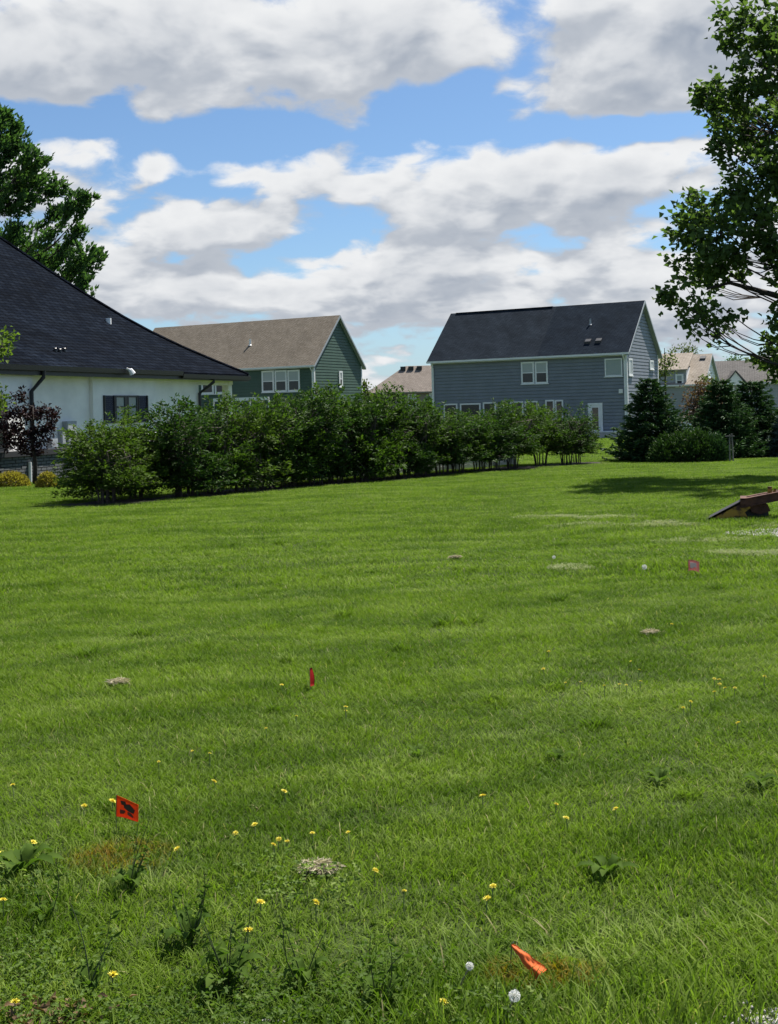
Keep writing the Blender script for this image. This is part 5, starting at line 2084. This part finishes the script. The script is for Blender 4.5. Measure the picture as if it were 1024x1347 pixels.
M['stemg'] = plain('weed_stem', (.045, .060, .022), .7, .2, 20)
weed(30, 1150, .17, 11, .08, 'large dark dandelion rosette at the left edge', 1)
weed(172, 1172, .10, 7, .07, 'tall stemmed weed just below the orange painted grass', 2, 4)
weed(60, 1215, .08, 6, .06, 'leafy weed low at the left between two dandelions', 3, 2)
weed(250, 1245, .11, 8, .08, 'bushy weed with thin stems right of the lowest left dandelion', 4, 5)
weed(300, 1300, .13, 9, .09, 'largest dark weed at the bottom edge left of centre', 5, 6)
weed(120, 1310, .10, 8, .07, 'leafy weed at the bottom beside the dead leaves', 6, 3)
weed(400, 1300, .09, 7, .08, 'small leafy weed at the bottom left of centre', 7, 3)
weed(735, 1002, .09, 7, .05, 'small dark weed patch in the middle lawn', 8)
weed(550, 998, .08, 6, .05, 'small low weed in the middle of the near lawn', 9)
weed(870, 1032, .09, 7, .05, 'low weed left of the right edge in the near lawn', 10)
weed(1000, 1038, .11, 8, .06, 'low weed by the right edge in the near lawn', 11)
weed(800, 1155, .12, 8, .06, 'dark weed rosette right of the two dandelions', 12)
weed(500, 1330, .09, 7, .08, 'weed at the bottom edge in the centre', 13, 3)

# --- rusty farm implement at the right -----------------------------------------
rust = plain('rusty_steel', (.085, .034, .020), .8, .45, 7, .4, metal=.2)
my, n = new_mat('rusted_yellow_paint')
co = n.new('ShaderNodeTexCoord').outputs['Object']
k = n.rng(n.noise(co, 5.5, 6, .65), .46, .54, 0, 1)
n.put(n.bsdf.inputs['Base Color'], n.mix(k, (.055, .020, .010), (.34, .19, .02)))
n.bsdf.inputs['Roughness'].default_value = .75
dark = plain('dark_oiled_steel', (.014, .011, .010), .6, .3, 9)
base = ground(930, 685)
m = base[1] / F


def ip(px, py, d=0.0):
    q = at(px, py, base[1] + d) - base
    return (q[0], q[1], q[2])


T = thing('farm_implement', 'old rusty yellow and brown farm implement lying on the lawn at the right edge', 'implement', base)
wdt = .36
Q = .31                                   # the implement lies askew: its width runs this much to the right per metre back
a, b_, c, d = ip(927, 684.5), ip(977, 660), ip(984, 663), ip(986, 683)
sp = MB()
sp.prism([a, b_, c, ip(988, 668), ip(980, 674), ip(985, 682), ip(971, 681), ip(965, 684), ip(955, 682.5), ip(944, 685)], (.03 * Q, .03, 0))
sp.build('side_plate', my, T)
sp = MB()
sp.prism([(p_[0] + wdt * Q, p_[1] + wdt, p_[2]) for p_ in (a, b_, c, d)], (.03 * Q, .03, 0))
sp.build('side_plate', my, T)
e = MB()
e.prism([ip(925, 685.5), ip(976, 658.5), ip(978, 661), ip(929, 686.5)], ((wdt + .03) * Q, wdt + .03, 0))
e.build('blade_edge', dark, T)
e = MB()
e.prism([ip(936, 683.5, .05), ip(979, 661, .05), ip(980, 664, .05), ip(940, 683.8, .05)], ((wdt - .08) * Q, wdt - .08, 0))
e.build('bottom_plate', dark, T)
e = MB()
p0, p1 = np.array(ip(975, 658, -.03)), np.array(ip(1190, 616, -.03))
dirx = p1 - p0
for (z0, z1, y0, y1) in ((-.115, -.10, -.02, .14), (.0, .015, -.02, .14), (-.098, -.002, .0, .018)):
    e.prism([tuple(p0 + np.array([y0 * Q, y0, z0])), tuple(p1 + np.array([y0 * Q, y0, z0])), tuple(p1 + np.array([y0 * Q, y0, z1])), tuple(p0 + np.array([y0 * Q, y0, z1]))], ((y1 - y0) * Q, y1 - y0, 0))
e.build('beam', rust, T)
e = MB()
for (z0, z1, y0, y1) in ((-.115, -.10, .27, .40), (.0, .015, .27, .40), (-.098, -.002, .29, .308)):
    e.prism([tuple(p0 + np.array([y0 * Q, y0, z0])), tuple(p1 + np.array([y0 * Q, y0, z0])), tuple(p1 + np.array([y0 * Q, y0, z1])), tuple(p0 + np.array([y0 * Q, y0, z1]))], ((y1 - y0) * Q, y1 - y0, 0))
e.build('beam', rust, T)
e = MB()
e.prism([ip(974, 655.5, -.05), ip(982.5, 655.5, -.05), ip(982.5, 663.5, -.05), ip(974, 663.5, -.05)], ((wdt + .1) * Q, wdt + .1, 0))
e.build('cross_bar', rust, T)
e = MB()
e.prism([ip(985, 665, .06), ip(1010, 663, .06), ip(1014, 672, .06), ip(1000, 676.5, .06), ip(990, 674, .06)], (0, .04, 0))
e.build('hanger_plate', rust, T)
e = MB()
e.prism([ip(977, 662, .12), ip(1008, 661, .12), ip(1012, 678, .12), ip(990, 683, .12), ip(979, 683, .12)], (.2 * Q, .2, 0))
e.build('scraper_block', dark, T)
e = MB()
e.tube([ip(1013, 651, .1), ip(1013, 640, .1)], .035, 8)
e.tube([ip(1018, 650, .1), ip(1020, 643, .1)], .02, 8)
e.build('hitch_pin', my, T)
e = MB()
cx, cz = ip(1120, 640, .2)[0], .30
e.tube([(cx, .0, cz), (cx, .02, cz), (cx, .16, cz), (cx, .18, cz)], [.24, .30, .30, .24], 20)
e.build('wheel', dark, T, True)
e = MB()
e.tube([(cx, -.02, cz), (cx, .7, cz)], .03, 8)
e.build('axle', rust, T)
e = MB()
e.prism([(cx - .05, .2, cz), (cx + .05, .2, cz), (cx + .05, .2, cz + .5), (cx - .05, .2, cz + .5)], (0, .06, 0))
e.build('axle_bracket', rust, T)
